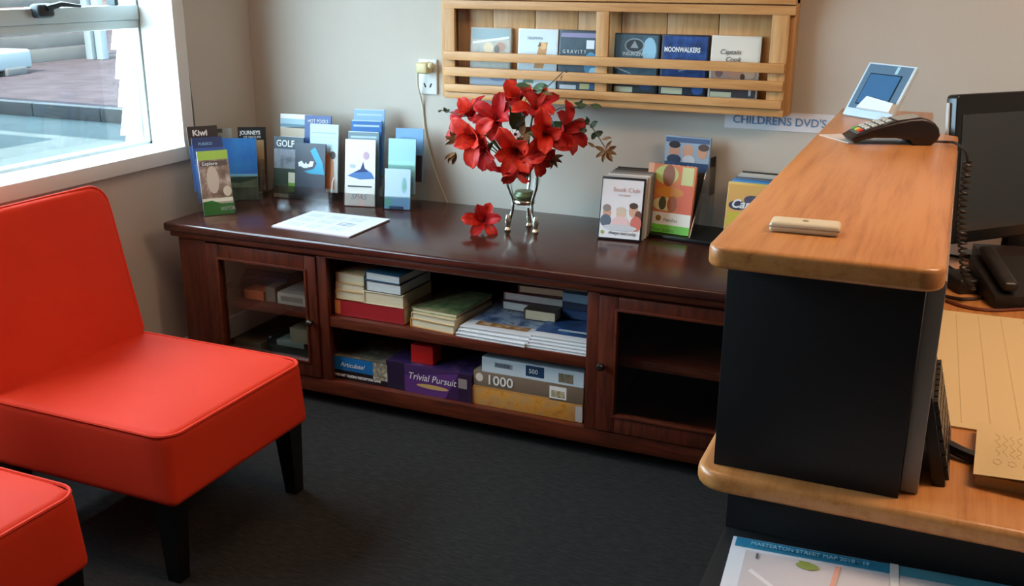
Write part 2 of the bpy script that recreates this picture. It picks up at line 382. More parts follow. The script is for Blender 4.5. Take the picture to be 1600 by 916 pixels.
# magazines
mz1 = photo('magazine', ['23242a', '5f6f92', 'a9b0c0', '6a5a44'], 16); mz2 = photo('magazine_sea', ['1d2c44', '2f4f82', '5f8fc0'], 12)
wh = mat('d4d6da', .4)
x = pz(716, 525).x
z = SH
for i in range(3):
    book('glossy magazine with a white border, %s of the spread pile on the shelf' % ('lowest', 'middle', 'topmost')[i], 'magazines on the open shelf', x + .006 * i, CF + .012 + .004 * i, z, .24, .32, .011, wh, PAGEW, -2 + i, 'magazine', None, 'magazine',
         [('r', .03, .22, .97, .97, mz1), ('r', .15, .10, .9, .22, photo('strip%d' % i, ['5a4a40', 'b07840', 'c8c4c4'], 30))] if i == 2 else None); z += .011
x = pz(826, 538).x
z = SH
for i in range(4):
    book('blue sea-cover magazine, %s of the right-hand pile' % ('lowest', 'second from the bottom', 'second from the top', 'topmost')[i], 'blue magazines on the open shelf', x + .004 * i - .002, CF + .010 + .003 * i, z, .222 - .004 * i, .31, .010, wh, PAGEW, 0, 'magazine', None, 'magazine',
         [('r', .0, .12, 1, 1, mz2), ('r', .3, .22, .8, .27, wh), ('e', .3, .6, .18, .05, mat('16243c', .4))] if i == 3 else None); z += .010
# books at the back on top of the magazines
zb = SH + .034
for i, (dx, wd, th, c, lab, pg) in enumerate(((0, .2, .03, '3a2420', 'dark brown book on the back of the bordered magazines', PAGEW), (.0, .22, .028, '4c1420', 'maroon hardback on the back of the bordered magazines', PAGEW), (.05, .17, .026, '6a2a2e', 'dusky red book topping the pile behind the magazines', CREAM))):
    book(lab, 'books behind the magazines', pz(790, 470, 2.93).x + dx, 2.90 + .01 * i, zb, wd, .2, th, cv(c), pg, 3 * i - 3); zb += th
book('small thick cream-edged paperback in front of the maroon hardback', 'books behind the magazines', pz(822, 480, 2.85).x, 2.83, SH + .036, .108, .06, .035, cv('4a4038'), PAGE)
zb = SH + .0425
for i, (th, c) in enumerate(((.03, '24466e'), (.025, '1f3350'), (.03, '7fa8bc'))):
    book('blue-toned book, %s of the pile at the back right of the shelf' % ('lowest', 'middle', 'topmost')[i], 'blue books at the back of the shelf', pz(882, 480, 2.90).x, 2.88, zb, .13, .2, th, cv(c), PAGEW, -3, spine=cv(c)); zb += th
# boxed games on the lower shelf
def gamebox(label, pl, pr, th, z, front, top, zones=(), texts=(), y=CF + .03, dp=.24, yaw=0, name='board_game', cat='board game', group='boxed games'):
    x0, x1 = ony(pl, 590, y).x, ony(pr, 610, y).x; wd = (x1 - x0)
    o = B().box(0, wd, 0, dp, 0, th, bev=.0015).build(name, [front], None, loc=(x0, y, z), rot=(0, 0, R(yaw))); tag(o, label, cat, group)
    p = printing(o, wd, dp, [('r', .01, .01, .99, .99, top)], flat=True, name='lid_print'); p.location = (0, 0, th + .0002)
    if zones: printing(o, wd, th, zones)
    for body, u, v, s, m, *k in texts: text(body, s * th, m, o, (u * wd, -.0016, v * th), **(k[0] if k else {}))
    return o
W = mat('e6e0d8', .5)
gamebox('blue and black word game box with a pale picture lid', 522, 606, .082, BT, mat('141014', .5), photo('lid1', ['8a7a64', '4d4a40', 'a08c74'], 18),
        [('r', 0, .42, .74, 1, mat('1267a4', .45)), ('r', .74, .25, 1, 1, photo('lid1b', ['c8b48c', '6f6a5a', 'dcd2bc'], 40)), ('r', .01, .39, .99, .41, mat('3a1a1c', .5))],
        [('Articulate!', .14, .60, .27, W, {'shear': .2}), ('THE FAST TALKING DESCRIPTION GAME', .03, .15, .15, W, {'sx': .80, 'bold': .0004})])
gamebox('purple trivia game box with script lettering', 604, 738, .098, BT, mat('3c1d4c', .45), photo('lid2', ['4a2458', '2a2348', '7a4a78'], 14),
        [('r', 0, 0, .22, 1, mat('24132e', .45)), ('r', .85, 0, 1, 1, mat('2a1430', .45)), ('p', [(.22, 0), (.7, 0), (.85, .95), (.22, .6)], mat('5a2c6c', .45)), ('e', .55, .32, .19, .08, mat('c39a5c', .45)), ('r', .85, .48, .95, .82, mat('8f7d78', .5))],
        [('Trivial Pursuit', .26, .5, .34, W, {'shear': .25, 'sx': .95})], dp=.26, yaw=-1)
box_r = B().box(0, .082, 0, .06, 0, .062, bev=.002).build('small_box', mat('d0160f', .45), loc=(ony(641, 560, CF + .045).x, CF + .05, BT + .0985)); tag(box_r, 'small bright red cardboard box on the purple game', 'box')
g1 = gamebox('orange pictured jigsaw puzzle box at the bottom of the puzzle pile', 736, 911, .060, BT, photo('puz', ['9a6a30', 'd08a34', 'b98a54', 'c47830'], 24), mat('a98c60', .5),
             [('r', .94, .05, 1, .9, mat('b9aaa4', .5))], dp=.27, name='jigsaw_puzzle', cat='puzzle', group='jigsaw puzzle boxes')
g2 = gamebox('brown jigsaw puzzle box marked 1000 between the orange and white boxes', 740, 912, .056, BT + .0605, mat('7a6450', .5), mat('8a7a68', .5),
             [('e', .055, .62, .035, .26, mat('d8c9b8', .5)), ('r', .7, .12, .85, .85, W), ('r', .715, .2, .835, .6, photo('puzthumb', ['1d1c1a', 'c9b48c', '5a4a3a'], 60)), ('r', 0, 0, .7, .1, mat('c98a44', .5))],
             [('1000', .12, .3, .80, W, {'sx': 1.05, 'bold': .0006})], dp=.27, name='jigsaw_puzzle', cat='puzzle', group='jigsaw puzzle boxes')
g3 = gamebox('white jigsaw puzzle box topping the puzzle pile', 753, 912, .050, BT + .117, mat('c9d0d4', .5), mat('aab4bc', .5),
             [('r', .003, .01, .997, .99, mat('c9d0d4', .5)), ('r', .13, .42, .31, .76, mat('8a8f98', .5)), ('r', .44, .2, .62, .92, mat('173a5a', .5)), ('r', .76, .15, .9, .75, photo('puz3', ['5a4a3c', '8a7a60', '3a3a30'], 60))],
             [('PUZZLE', .14, .5, .28, mat('3c4048', .5)), ('500', .47, .42, .42, W)], dp=.26, name='jigsaw_puzzle', cat='puzzle', group='jigsaw puzzle boxes')
# behind the left glass door
y = CF + .09
def lp(px, py): return ony(px, py, y)
for i, (pl, pr, th, c, lab, zz) in enumerate(((357, 378, .03, '5a2a1e', 'small dark red box behind the left glass door', .31), (381, 412, .034, 'd0602c', 'bright orange card box behind the left glass door', .31),
                                   (415, 430, .055, '7d6a58', 'small brown packet between the orange and white boxes', .31), (433, 477, .042, 'b9a894', 'white labelled box behind the left glass door', .31),
                                   (449, 479, .055, '867a5e', 'buff card box on the lower shelf behind the left glass door', .172), (427, 470, .02, '6d7a70', 'grey-green booklet pack under the buff card box', .152),
                                   (360, 402, .05, '5f563e', 'olive card box on the lower shelf behind the left door', .095))):
    x0, x1 = lp(pl, 460).x, lp(pr, 460).x
    o = B().box(0, x1 - x0, 0, .16, 0, th, bev=.002).build('card_box', mat(c, .55), loc=(x0, y, zz)); tag(o, lab, 'box', 'boxes behind the left glass door')
    if i == 3: printing(o, x1 - x0, th, [('r', .12, .3, .9, .72, mat('8a7a6a', .5))], name='label_print')
for i in range(4):
    x0 = lp(358, 430).x
    o = B().box(0, .19, 0, .14, 0, .016, bev=.002).build('dvd_case', mat(('1c2038', '23264a', '181a28', '8a8070')[i], .4), loc=(x0 + .004 * i, y + .06 + .01 * i, .345 + .0162 * i))
    tag(o, '%s flat disc case in the pile behind the left glass door' % ('dark blue lowest', 'navy second', 'near-black third', 'grey topmost')[i], 'case', 'disc cases behind the left glass door')
o = B().box(0, .16, 0, .13, 0, .0345, bev=.002).build('card_box', mat('2a1a16', .6), loc=(lp(362, 430).x, y + .165, .31)); tag(o, 'dark brown box under the pile of flat disc cases', 'box', 'boxes behind the left glass door')
for i in range(3):
    o = B().box(0, .25, 0, .18, 0, .02, bev=.002).build('book', mat(('1e2a26', '2b3a34', '1a201e')[i], .5), loc=(lp(405, 520).x, y + .04, .095 + .0202 * i * .94)); tag(o, '%s dark green flat book on the lower shelf behind the left door' % ('lowest', 'middle', 'topmost')[i], 'book', 'flat books behind the left glass door')

# ================================================================ reception desk
DZ, CTZ = .70, 1.058
DESK = empty('reception_desk', (0, 2.0, 0), label='reception desk with orange wood-grain counter, black end panel and lower worktop', cat='desk'); TD = Matrix.Translation((0, -2.0, 0))
def rc(cx, cyy, r, a0, a1, n=6): return [(cx + r * math.cos(R(a0 + (a1 - a0) * i / n)), cyy + r * math.sin(R(a0 + (a1 - a0) * i / n))) for i in range(n + 1)]
poly = rc(-.295 + .03, 1.362 + .03, .03, 180, 270) + rc(.018 - .035, 1.362 + .035, .035, 270, 360) + [(.018, 2.615), (-.045, 2.66), (-.05, 3.06), (-.295, 3.06)]
B().prism(poly, 1.026, CTZ, bev=.007, M=TD).build('countertop', LAM, DESK)
poly = rc(-.297 + .045, 1.383 + .045, .045, 180, 270) + [(1.6, 1.383), (1.6, 3.32), (-.297, 3.32)]
B().prism(poly, .667, DZ, bev=.011, M=TD, seg=4).build('worktop', LAM, DESK)
def dbox(name, d, m, bev=.002): return B().box(*d, bev=bev, M=TD).build(name, m, DESK)
dbox('end_panel', (-.272, -.004, 1.414, 1.432, DZ, 1.026), BLACKP)
dbox('inner_panel', (-.003, .021, 1.436, 2.60, DZ + .002, 1.026), GREYP)
dbox('front_panel', (-.272, -.254, 1.432, 3.05, DZ, 1.026), BLACKP)
dbox('base_end_panel', (-.25, 1.58, 1.43, 1.45, 0, .667), BLACKP)
dbox('base_front_panel', (-.25, -.23, 1.45, 3.31, 0, .667), BLACKP)
# black low unit in front of the desk that carries the map
LU = empty('low_unit', (.3, 1.15, 0), label='black low storage unit in front of the desk, carrying the town map', cat='cabinet'); TL = Matrix.Translation((-.3, -1.15, 0))
B().box(-.249, 1.0, .75, 1.428, .565, .59, bev=.003, M=TL).build('unit_top', BLACKP, LU)
B().box(-.245, -.225, .76, 1.42, 0, .565, M=TL).build('side_panel', BLACKP, LU)
B().box(.976, .996, .76, 1.42, 0, .565, M=TL).build('side_panel', BLACKP, LU)
B().box(-.225, .976, 1.40, 1.42, 0, .565, M=TL).build('back_panel', BLACKP, LU)

# ================================================================ slipper chairs
def make_chair(label):
    e = empty('slipper_chair', (-1.86, 1.89, 0), label=label, cat='chair', group='red slipper chairs')
    hx, hy, hz = .303, .275, .093
    def crown(q):
        k = max(0, 1 - (q.x / hx) ** 4) * max(0, 1 - (q.y / hy) ** 4)
        z = q.z + (.012 * k if q.z > 0 else 0)
        x, y = q.x, q.y; r = .02 + .034 * max(0, min(1, (q.z + hz) / (2 * hz))); cx, cyy = hx - r, hy - r
        if x > cx and abs(y) > cyy:
            ro = .022; qx, qy = x - hx + ro, abs(y) - hy + ro
            sdf = math.hypot(max(qx, 0), max(qy, 0)) + min(max(qx, qy), 0) - ro
            d = math.hypot(x - cx, abs(y) - cyy)
            if d > 1e-6: f = (r + sdf) / d; x = cx + (x - cx) * f; y = math.copysign(cyy + (abs(y) - cyy) * f, y)
        return (x, y, z)
    s = B().rbox(hx, hy, hz, .022, k=4, n=10, fn=crown, M=Matrix.Translation((0, 0, .305))).build('seat', RED, e, angle=60)
    pp = rpoly(-hx + .003, hx - .003, -hy + .003, hy - .003, .052, 8); pts = [(p[0], p[1], .394) for p in pp]
    B().tube(pts + pts[:2], .0042, 6, cap=False).build('seat_piping', RED, s)
    M = Matrix.Translation((-.285, 0, .28)) @ Matrix.Rotation(R(-12), 4, 'Y')
    def bk(q):
        # trim the two upper corners round, bow the front a little
        y, z = q.y, q.z; r = .06; cz, cyy = .28 - r, hy - .004 - r
        if z > cz and abs(y) > cyy:
            d = math.hypot(z - cz, abs(y) - cyy); mx = max(z - cz, abs(y) - cyy)
            if d > 1e-6: f = mx / d; z = cz + (z - cz) * f; y = math.copysign(cyy + (abs(y) - cyy) * f, y)
        x = q.x + (.010 * max(0, 1 - (y / hy) ** 2) if q.x > 0 else 0)
        return (x, y, z)
    b_ = B().rbox(.05, hy - .004, .28, .018, k=3, n=14, fn=bk, M=M @ Matrix.Translation((0, 0, .28))).build('backrest', RED, e, angle=60)
    pts = []
    for y_, z_ in [(-.268, .12)] + [(-.268, .30 + .02 * i) for i in range(10)] + [(-(.208 + .06 * math.cos(R(a))), .50 + .06 * math.sin(R(a))) for a in range(15, 91, 15)] + \
                  [((.208 + .06 * math.cos(R(a))), .50 + .06 * math.sin(R(a))) for a in range(90, 14, -15)] + [(.268, .48 - .02 * i) for i in range(10)] + [(.268, .12)]:
        pts.append(M @ Vector((.044, y_, z_)))
    B().tube(pts, .0042, 6).build('backrest_piping', RED, b_)
    for sx, x_ in ((1, .255), (-1, -.255)):
        for sy_ in (1, -1):
            x, y = x_, .235 * sy_
            b = B(); tp, bt = .028, .018
            vs = [(x + a * bt + sx * .006, y + c * bt + sy_ * .006, 0) for a, c in ((-1, -1), (1, -1), (1, 1), (-1, 1))] + [(x + a * tp, y + c * tp, .215) for a, c in ((-1, -1), (1, -1), (1, 1), (-1, 1))]
            b.add(vs, [(3, 2, 1, 0), (4, 5, 6, 7), (0, 1, 5, 4), (1, 2, 6, 5), (2, 3, 7, 6), (3, 0, 4, 7)]).build('leg', LEGB, e, smooth=False)
    return e
ch = make_chair('red slipper chair with black tapered legs, standing next to the dark cabinet')
c2 = ch.copy(); COL.objects.link(c2); c2.location.y -= .80; c2['label'] = 'nearest red slipper chair, only its seat corner in view at lower left'
for p in list(ch.children):
    q = p.copy(); COL.objects.link(q); q.parent = c2
    for g in p.children:
        k = g.copy(); COL.objects.link(k); k.parent = q

# ================================================================ pine rack on the wall
RK = empty('wall_rack', (-1.1, YW, .99), label='pine wall rack with slatted front holding six film cases', cat='rack'); TR = Matrix.Translation((1.1, -YW, -.99))
def rpart(name, d, m, bev=.003): return B().box(*d, bev=bev, M=TR).build(name, m, RK)
xs = [-1.66, -1.522, -1.362, -1.205, -1.05, -.895, -.725, -.53]
for i in range(7): rpart('plank', (xs[i] + .001, xs[i + 1] - .001, 3.334 - .001 * (i % 2), 3.348, 1.0, 1.40), PINEV, .002)
for x0, x1 in ((-1.68, -1.640), (-1.118, -1.074), (-.548, -.494)): rpart('stile', (x0, x1, 3.268, 3.284 if x0 < -1.6 or x0 > -.6 else 3.284, 1.0, 1.305), PINEV)
rpart('side_board', (-1.70, -1.68, 3.284, 3.348, .995, 1.40), PINEV)
rpart('side_board', (-.508, -.478, 3.284, 3.348, .995, 1.40), PINEV)
rpart('top_rail', (-1.682, -.478, 3.266, 3.284, 1.302, 1.331), PINE)
rpart('upper_board', (-1.682, -.478, 3.258, 3.334, 1.334, 1.40), PINE)
for z0, z1 in ((1.128, 1.158), (1.073, 1.104), (1.018, 1.045)): rpart('slat', (-1.676, -.496, 3.250, 3.267, z0, z1), PINE)
rpart('bottom_board', (-1.68, -.49, 3.262, 3.334, .993, 1.016), PINE)
rpart('shelf_board', (-1.68, -.508, 3.284, 3.334, 1.016, 1.036), PINE)

# ---------------------------------------------------------------- film cases in the rack
sk = mat('c99a80', .5); hair = mat('4a3428', .5); LBL = mat('dcd8b4', .5); GLD = mat('c9a24c', .4)
def rackcase(label, pl, pr, pt, base, zones, texts=()):
    pb = {733: 132, 807: 135, 871: 139, 957: 143, 1031: 146, 1108: 151}[pl]
    O, wd, h = fit(pl, pr, pt, pb, 0, 0, y=3.300)
    O.z, h = 1.0365, h + (O.z - 1.0365)
    return card('film_case', label, 'film case', 'film cases in the pine rack', O, wd, h, 0, 5, .014, base, zones, texts, bev=.002)
rackcase('pale film case with a couple on its cover, leftmost in the rack', 733, 796, 43, mat('a8aaa2', .4),
         [('r', .04, .03, .96, .97, photo('c1', ['9aa49c', 'b9b2a2', '8fa0a4'], 20)), ('r', .04, .80, .96, .97, mat('8aa4aa', .4)), ('p', [(.05, .72), (.95, .82), (.95, .86), (.05, .76)], mat('dfe8e4', .4)), ('e', .45, .66, .13, .09, mat('d9c8a8', .5)), ('e', .75, .68, .12, .08, mat('b08a78', .5)), ('e', .66, .64, .07, .07, mat('6f6a60', .5)),
          ('e', .3, .48, .2, .06, mat('8a8088', .5)), ('e', .6, .48, .22, .05, mat('d8d2c4', .5)), ('r', .04, .03, .96, .22, mat('98a4b4', .4)), ('e', .7, .15, .2, .05, mat('6f84a8', .4))])
rackcase('white film case with a tan dog on its cover', 807, 869, 45, mat('d5dfe2', .4),
         [('r', .04, .03, .96, .97, mat('cadbe4', .4)), ('p', [(.42, .35), (.5, .62), (.56, .78), (.75, .78), (.72, .6), (.66, .35)], mat('b98a54', .5)), ('e', .64, .72, .08, .06, mat('d9b27a', .5)), ('p', [(.5, .7), (.55, .79), (.6, .72)], mat('6a4a2c', .5)), ('e', .3, .12, .14, .05, mat('5c7a68', .5)), ('r', .1, .03, .4, .1, LBL)],
         [('TRUMAN', .22, .82, .07, mat('9ab0bc', .5))])
rackcase('dark blue-grey film case with spaced white letters and a price sticker', 871, 936, 47, mat('2c3440', .4),
         [('r', .04, .03, .96, .97, photo('c3', ['28343e', '3a4e5c', '2a3a50'], 12)), ('r', .04, .88, .96, .95, mat('8a84a8', .4)), ('r', .66, .70, .85, .84, mat('dfe4ea', .4)), ('e', .78, .45, .16, .2, mat('4f90b8', .4)), ('e', .85, .3, .1, .1, mat('a8d4ea', .4)), ('p', [(.16, .08), (.24, .3), (.3, .3), (.2, .08)], mat('5a1c28', .5)),
          ('r', .06, .03, .46, .1, mat('d4d8dc', .5)), ('r', .55, .04, .78, .13, mat('c9c48a', .5)), ('r', .78, .04, .9, .13, mat('2c6498', .5))],
         [('G R A V I T Y', .1, .62, .085, mat('d0dae0', .5), {'sx': .86})])
rackcase('steel-blue film case with a ringed emblem, first right of the middle stile', 957, 1028, 52, mat('27313a', .4),
         [('r', .04, .03, .96, .97, photo('c4', ['2c4250', '4a6a7c', '36505e'], 14)), ('e', .78, .72, .15, .22, mat('8fc0da', .4)), ('e', .45, .80, .22, .12, mat('8a9aa4', .4)), ('e', .45, .80, .19, .10, mat('28343c', .4)), ('p', [(.36, .76), (.45, .88), (.54, .76)], mat('8f9ca4', .4)), ('p', [(.04, .42), (.4, .33), (.4, .35), (.04, .46)], mat('9fb4c0', .4)), ('r', .04, .03, .96, .2, mat('1c242c', .4)),
          ('r', .05, .03, .46, .12, LBL), ('e', .75, .14, .14, .06, mat('2c4478', .4))],
         [('INSURGENT', .2, .635, .085, mat('d2dde2', .5), {'sx': .85})])
rackcase('deep blue starry film case with bold white title', 1031, 1105, 54, mat('1a2030', .4),
         [('r', .04, .03, .96, .97, photo('c5', ['16284e', '244684', '3a62a4'], 28)), ('p', [(.4, .4), (.66, .46), (.64, .48), (.38, .42)], mat('8aa2c4', .4)), ('r', .04, .03, .96, .2, mat('1c2638', .4)), ('e', .82, .12, .12, .08, mat('2c5ea8', .4)), ('r', .05, .04, .5, .14, LBL)],
         [('MOONWALKERS', .06, .72, .11, mat('e0e8f0', .5), {'sx': .72, 'bold': .0006})])
rackcase('cream film case with handwritten-style title, rightmost in the rack', 1108, 1186, 56, mat('d2ccc0', .4),
         [('r', .04, .03, .96, .97, mat('d6d3c8', .4)), ('r', .04, .3, .96, .5, mat('b89a8a', .4)), ('e', .2, .42, .08, .08, mat('8a6a64', .5)), ('e', .55, .4, .16, .07, sk), ('e', .8, .4, .12, .07, mat('d8bc9c', .5)), ('e', .68, .36, .05, .05, hair), ('r', .04, .03, .96, .24, mat('4a4448', .4)), ('r', .05, .03, .48, .11, LBL), ('e', .85, .12, .03, .06, mat('c8c8d0', .4))],
         [('Captain', .18, .71, .11, mat('555558', .5), {'shear': .25}), ('Cook', .3, .595, .11, mat('555558', .5), {'shear': .25})])

# ---------------------------------------------------------------- wall sign, socket, cords
O = ony(1131.5, 199, YW - .003)
sg = card('paper_sign', 'white paper strip sign reading CHILDRENS DVD\'S on the wall', 'sign', None, Vector((O.x, YW - .0025, .939)), .345, .060, 0, 0, .0015, mat('d9d9de', .6), (), [("CHILDRENS DVD'S", .075, .30, .60, mat('5e86b0', .6), {'sx': 1.0, 'bold': .0004})])
so = empty('power_socket', (-1.788, YW, 1.055), label='white double power socket on the wall beside the pine rack', cat='socket')
B().box(-.037, .037, -.010, 0, -.062, .064, bev=.003).build('face_plate', mat('d8dcd8', .35), so)
for dz in (.03, -.03):
    for sx in (-1, 1): B().box(-.003, .003, -.0105, -.0095, -.008, .008, M=Matrix.Translation((.012 * sx, 0, dz)) @ Matrix.Rotation(R(25 * sx), 4, 'Y')).build('slot', BLACKM, so, smooth=False)
B().box(-.006, .006, -.013, -.009, .046, .058, bev=.001).build('switch', mat('e8e8e4', .3), so)
pg = empty('plug_adapter', (-1.788, YW - .012, 1.09), label='cream plug adapter in the wall socket with a white cord', cat='plug')
B().rbox(.024, .024, .02, .009, k=2, n=2, M=Matrix.Translation((0, -.024, 0))).build('plug_body', mat('cbbd8c', .4), pg)
B().lathe([(.011, 0), (.013, .012), (.008, .02), (0, .021)], 12, M=Matrix.Translation((.02, -.03, .006)) @ Matrix.Rotation(R(70), 4, 'Y')).build('plug_nose', mat('d6caa0', .4), pg)
pts = [(-.022, -.03, -.004), (-.03, -.02, -.06)] + [tuple(ony(px, py, YW - .006) - Vector(pg.location)) for px, py in ((660, 165), (664, 205), (672, 240), (684, 280), (694, 305), (700, 319))]
B().tube(smooth_path(pts), .0035, 6).build('cord', mat('cfc9b4', .5), pg)
pts = [onx(px, py, XW + .006) for px, py in ((283, -20), (285, 20), (287, 60), (292, 100), (297, 140), (301, 170), (305, 215), (309, 260), (314, 330))]
tag(B().tube(smooth_path(pts), .004, 6).build('wall_cable', mat('6a675c', .6)), 'thin grey cable hanging down the wall beside the window', 'cable')

# ---------------------------------------------------------------- brochure holders and brochures on the cabinet
def holder(label, O, yaw, wd, tiers, dstep, zstep, hb, tilt=12, name='brochure_holder'):
    """stepped clear holder: per tier a leaning back, a front lip and a floor"""
    e = empty(name, O, (0, 0, R(yaw)), label, 'holder', 'clear brochure holders')
    for i in range(tiers):
        y0, z0 = dstep * i, zstep * i
        B().box(-.003, wd + .003, 0, .002, 0, hb, M=Matrix.Translation((0, y0 + .024, z0)) @ Matrix.Rotation(R(-tilt), 4, 'X')).build('back', ACR, e, smooth=False)
        B().box(-.003, wd + .003, 0, .002, 0, .05, M=Matrix.Translation((0, y0 - .004, z0)) @ Matrix.Rotation(R(-tilt), 4, 'X')).build('front_lip', ACR, e, smooth=False)
        B().box(-.003, wd + .003, y0 - .004, y0 + .026, z0, z0 + .002).build('floor_plate', ACR, e, smooth=False)
    for x in (-.005, wd + .003):
        pr = [(-.004, 0), (dstep * (tiers - 1) + .05, 0), (dstep * (tiers - 1) + .05 + hb * .2, zstep * (tiers - 1) + hb * .8)] + [(dstep * i + .012, zstep * i + .07) for i in range(tiers - 1, -1, -1)]
        B().prism([(p[0], p[1]) for p in pr], x, x + .002, M=Matrix(((0, 0, 1, 0), (1, 0, 0, 0), (0, 1, 0, 0), (0, 0, 0, 1)))).build('side', ACR, e, smooth=False)
    return e
BR = 'tourist brochures on the cabinet'
WT = mat('e2e4e4', .45); GRN = mat('2a8a34', .4); LIM = mat('9ab648', .4); NAV = mat('1d3a68', .4); LBLU = mat('86aed0', .4)
def broch(label, pl, pr, pt, pb, yaw, tilt, base, zones, texts=(), y=None, z=None, t=.006):
    O, wd, h = fit(pl, pr, pt, pb, yaw, tilt, y, z)
    return card('brochure', label, 'brochure', BR, O, wd, h, yaw, tilt, t, base, zones, texts)
# A: three tiers by the window
ya = 50
O, wA, hA = fit(316, 364, 235, 335, ya, 14, z=CZ + .003)
broch('brochure with lime header and green foot, front of the tiered holder by the window', 313, 361, 235, 336, ya, 14, WT,
      [('r', 0, .86, 1, 1, LIM), ('r', 0, .26, 1, .86, photo('lady', ['5a4438', '8a7264', 'c9b8a8'], 22)), ('e', .42, .55, .2, .22, mat('c0ae9c', .5)), ('e', .85, .36, .14, .08, mat('c8bca4', .5)), ('r', 0, 0, 1, .26, mat('d8d2bc', .5)), ('p', [(0, 0), (1, 0), (1, .17), (.6, .17), (.3, .23), (0, .21)], GRN), ('r', .06, .76, .94, .84, mat('5a4a44', .5))],
      [('VISITOR', .55, .06, .08, WT, {'sx': .8}), ('Explore', .12, .775, .075, WT)], z=CZ + .003)
nA = Vector((-math.sin(R(ya)), math.cos(R(ya)), 0)); XA = Vector((math.cos(R(ya)), math.sin(R(ya)), 0))
def back_card(label, O0, dback, dz, dx, wd, h, yaw, tilt, base, zones, texts=()):
    a = R(yaw); n = Vector((-math.sin(a), math.cos(a), 0)); X = Vector((math.cos(a), math.sin(a), 0))
    return card('brochure', label, 'brochure', BR, O0 + n * dback + X * dx + Vector((0, 0, dz)), wd, h, yaw, tilt, .006, base, zones, texts)
OA, wA, hA = fit(313, 361, 235, 336, ya, 14, z=CZ + .003)
back_card('navy-headed brochure in the middle tier by the window', OA, .045, .036, -.006, wA, hA + .006, ya, 14, mat('2c4a80', .4),
          [('r', 0, .84, 1, 1, mat('1c2f54', .4)), ('r', 0, 0, 1, .6, mat('3f6cb0', .4))], [('PUKEKO', .2, .88, .06, LBLU, {'sx': .9})])
back_card('black-headed brochure with pale title in the back tier by the window', OA, .09, .072, -.012, wA, hA + .004, ya, 14, mat('3a2a26', .4),
          [('r', 0, .82, 1, 1, mat('1a1414', .4)), ('r', 0, 0, 1, .7, mat('4a6a9c', .4))], [('Kiwi', .16, .855, .125, mat('c8b8ac', .5), {'bold': .001})])
holder('clear three-tier brochure holder standing by the window', OA + Vector((0, 0, -.003)) - nA * 0, ya, wA, 3, .045, .036, .2, 14)
# B: behind
yb = 28
skyp = noisy('photo_sky', ['4a55a8', '2f6aae', '3a86b4'], nscale=5, rough=.35)
OB, wB, hB = fit(345, 402, 216, 312, yb, 10, z=CZ + .003)
broch('brochure with a blue sky and green hill cover, between the tiered holders', 345, 402, 216, 312, yb, 10, mat('8fa8a0', .4),
      [('r', 0, .38, 1, 1, skyp), ('r', 0, .38, 1, .42, mat('6fa4b8', .4)), ('r', 0, 0, 1, .38, photo('hill', ['3a4838', '57604a', '6d6f58'], 20)), ('p', [(0, .3), (.5, .27), (1, .35), (1, .38), (0, .34)], mat('26362c', .4))], z=CZ + .003)
back_card('tan brochure with a black title band, behind the blue sky brochure', OB, .05, .022, .060, .105, hB + .012, yb, 10, mat('2c2620', .4),
          [('r', .08, .02, .92, .8, photo('tan', ['a88e64', '8a7250', '6a5a44'], 25)), ('r', .08, .5, .92, .8, mat('ab946c', .45)), ('r', .0, .80, 1, 1, mat('15120f', .4)), ('r', .5, .1, .92, .42, photo('br2', ['4a3a30', '7a6a58'], 30)), ('r', .08, .02, .2, .8, mat('b08c5a', .45))],
          [('JOURNEYS', .08, .885, .085, WT, {'sx': .78, 'bold': .0006}), ('OF NATURE', .2, .83, .05, WT)])
back_card('grey-white leaflet beside the black-banded brochure', OB, .054, .022, -.022, .06, hB + .008, yb, 10, mat('8e948f', .5), [('r', .05, .75, .95, 1, mat('9aa29e', .5)), ('r', .05, .93, .4, .99, mat('3a4a4a', .5))])
holder('clear low brochure holder behind the blue sky brochure', OB - Vector((0, 0, .003)), yb, .15, 2, .05, .022, .16, 10)
# C
yc = 5
OC, wC, hC = fit(428, 472, 214, 309, yc, 8, z=CZ + .003)
broch('golf brochure with white GOLF title on dark teal', 428, 474, 214, 309, yc, 8, mat('3a4a4a', .4),
      [('r', 0, .80, 1, 1, mat('1c3648', .4)), ('r', 0, .48, 1, .80, photo('golf', ['5a6a80', '8a929c', '44505c'], 18)), ('r', 0, .05, 1, .48, mat('2f4034', .4)), ('r', 0, 0, 1, .06, mat('8a8f80', .4)), ('r', .5, .1, .92, .42, mat('6fa03c', .4)), ('r', .5, .25, .92, .42, mat('c8ccb8', .4))],
      [('GOLF', .08, .84, .15, WT, {'sx': .9, 'bold': .0006})], z=CZ + .003)
back_card('white brochure with a sea view band, back left of the golf brochure', OC, .06, .060, -.004, wC + .014, hC + .018, yc, 8, WT,
          [('r', 0, .82, 1, .93, mat('8fb4c4', .4)), ('r', 0, .80, 1, .85, mat('4a7a90', .4)), ('p', [(.1, .79), (.95, .79), (.95, .83), (.5, .81)], mat('1c2c38', .4)), ('r', 0, .66, 1, .79, mat('b9a890', .4))])
back_card('royal blue brochure with white title behind the dark logo brochure', OC, .056, .062, .104, .112, hC + .016, yc, 8, mat('1c4a94', .4), [('r', 0, 0, 1, 1, mat('1b4688', .4))], [('HOT POOLS', .12, .89, .075, WT, {'sx': .85}), ('& SPA', .2, .82, .06, LBLU)])
OC2, wC2, hC2 = fit(460, 508, 224, 306, yc, 8, z=CZ + .018)
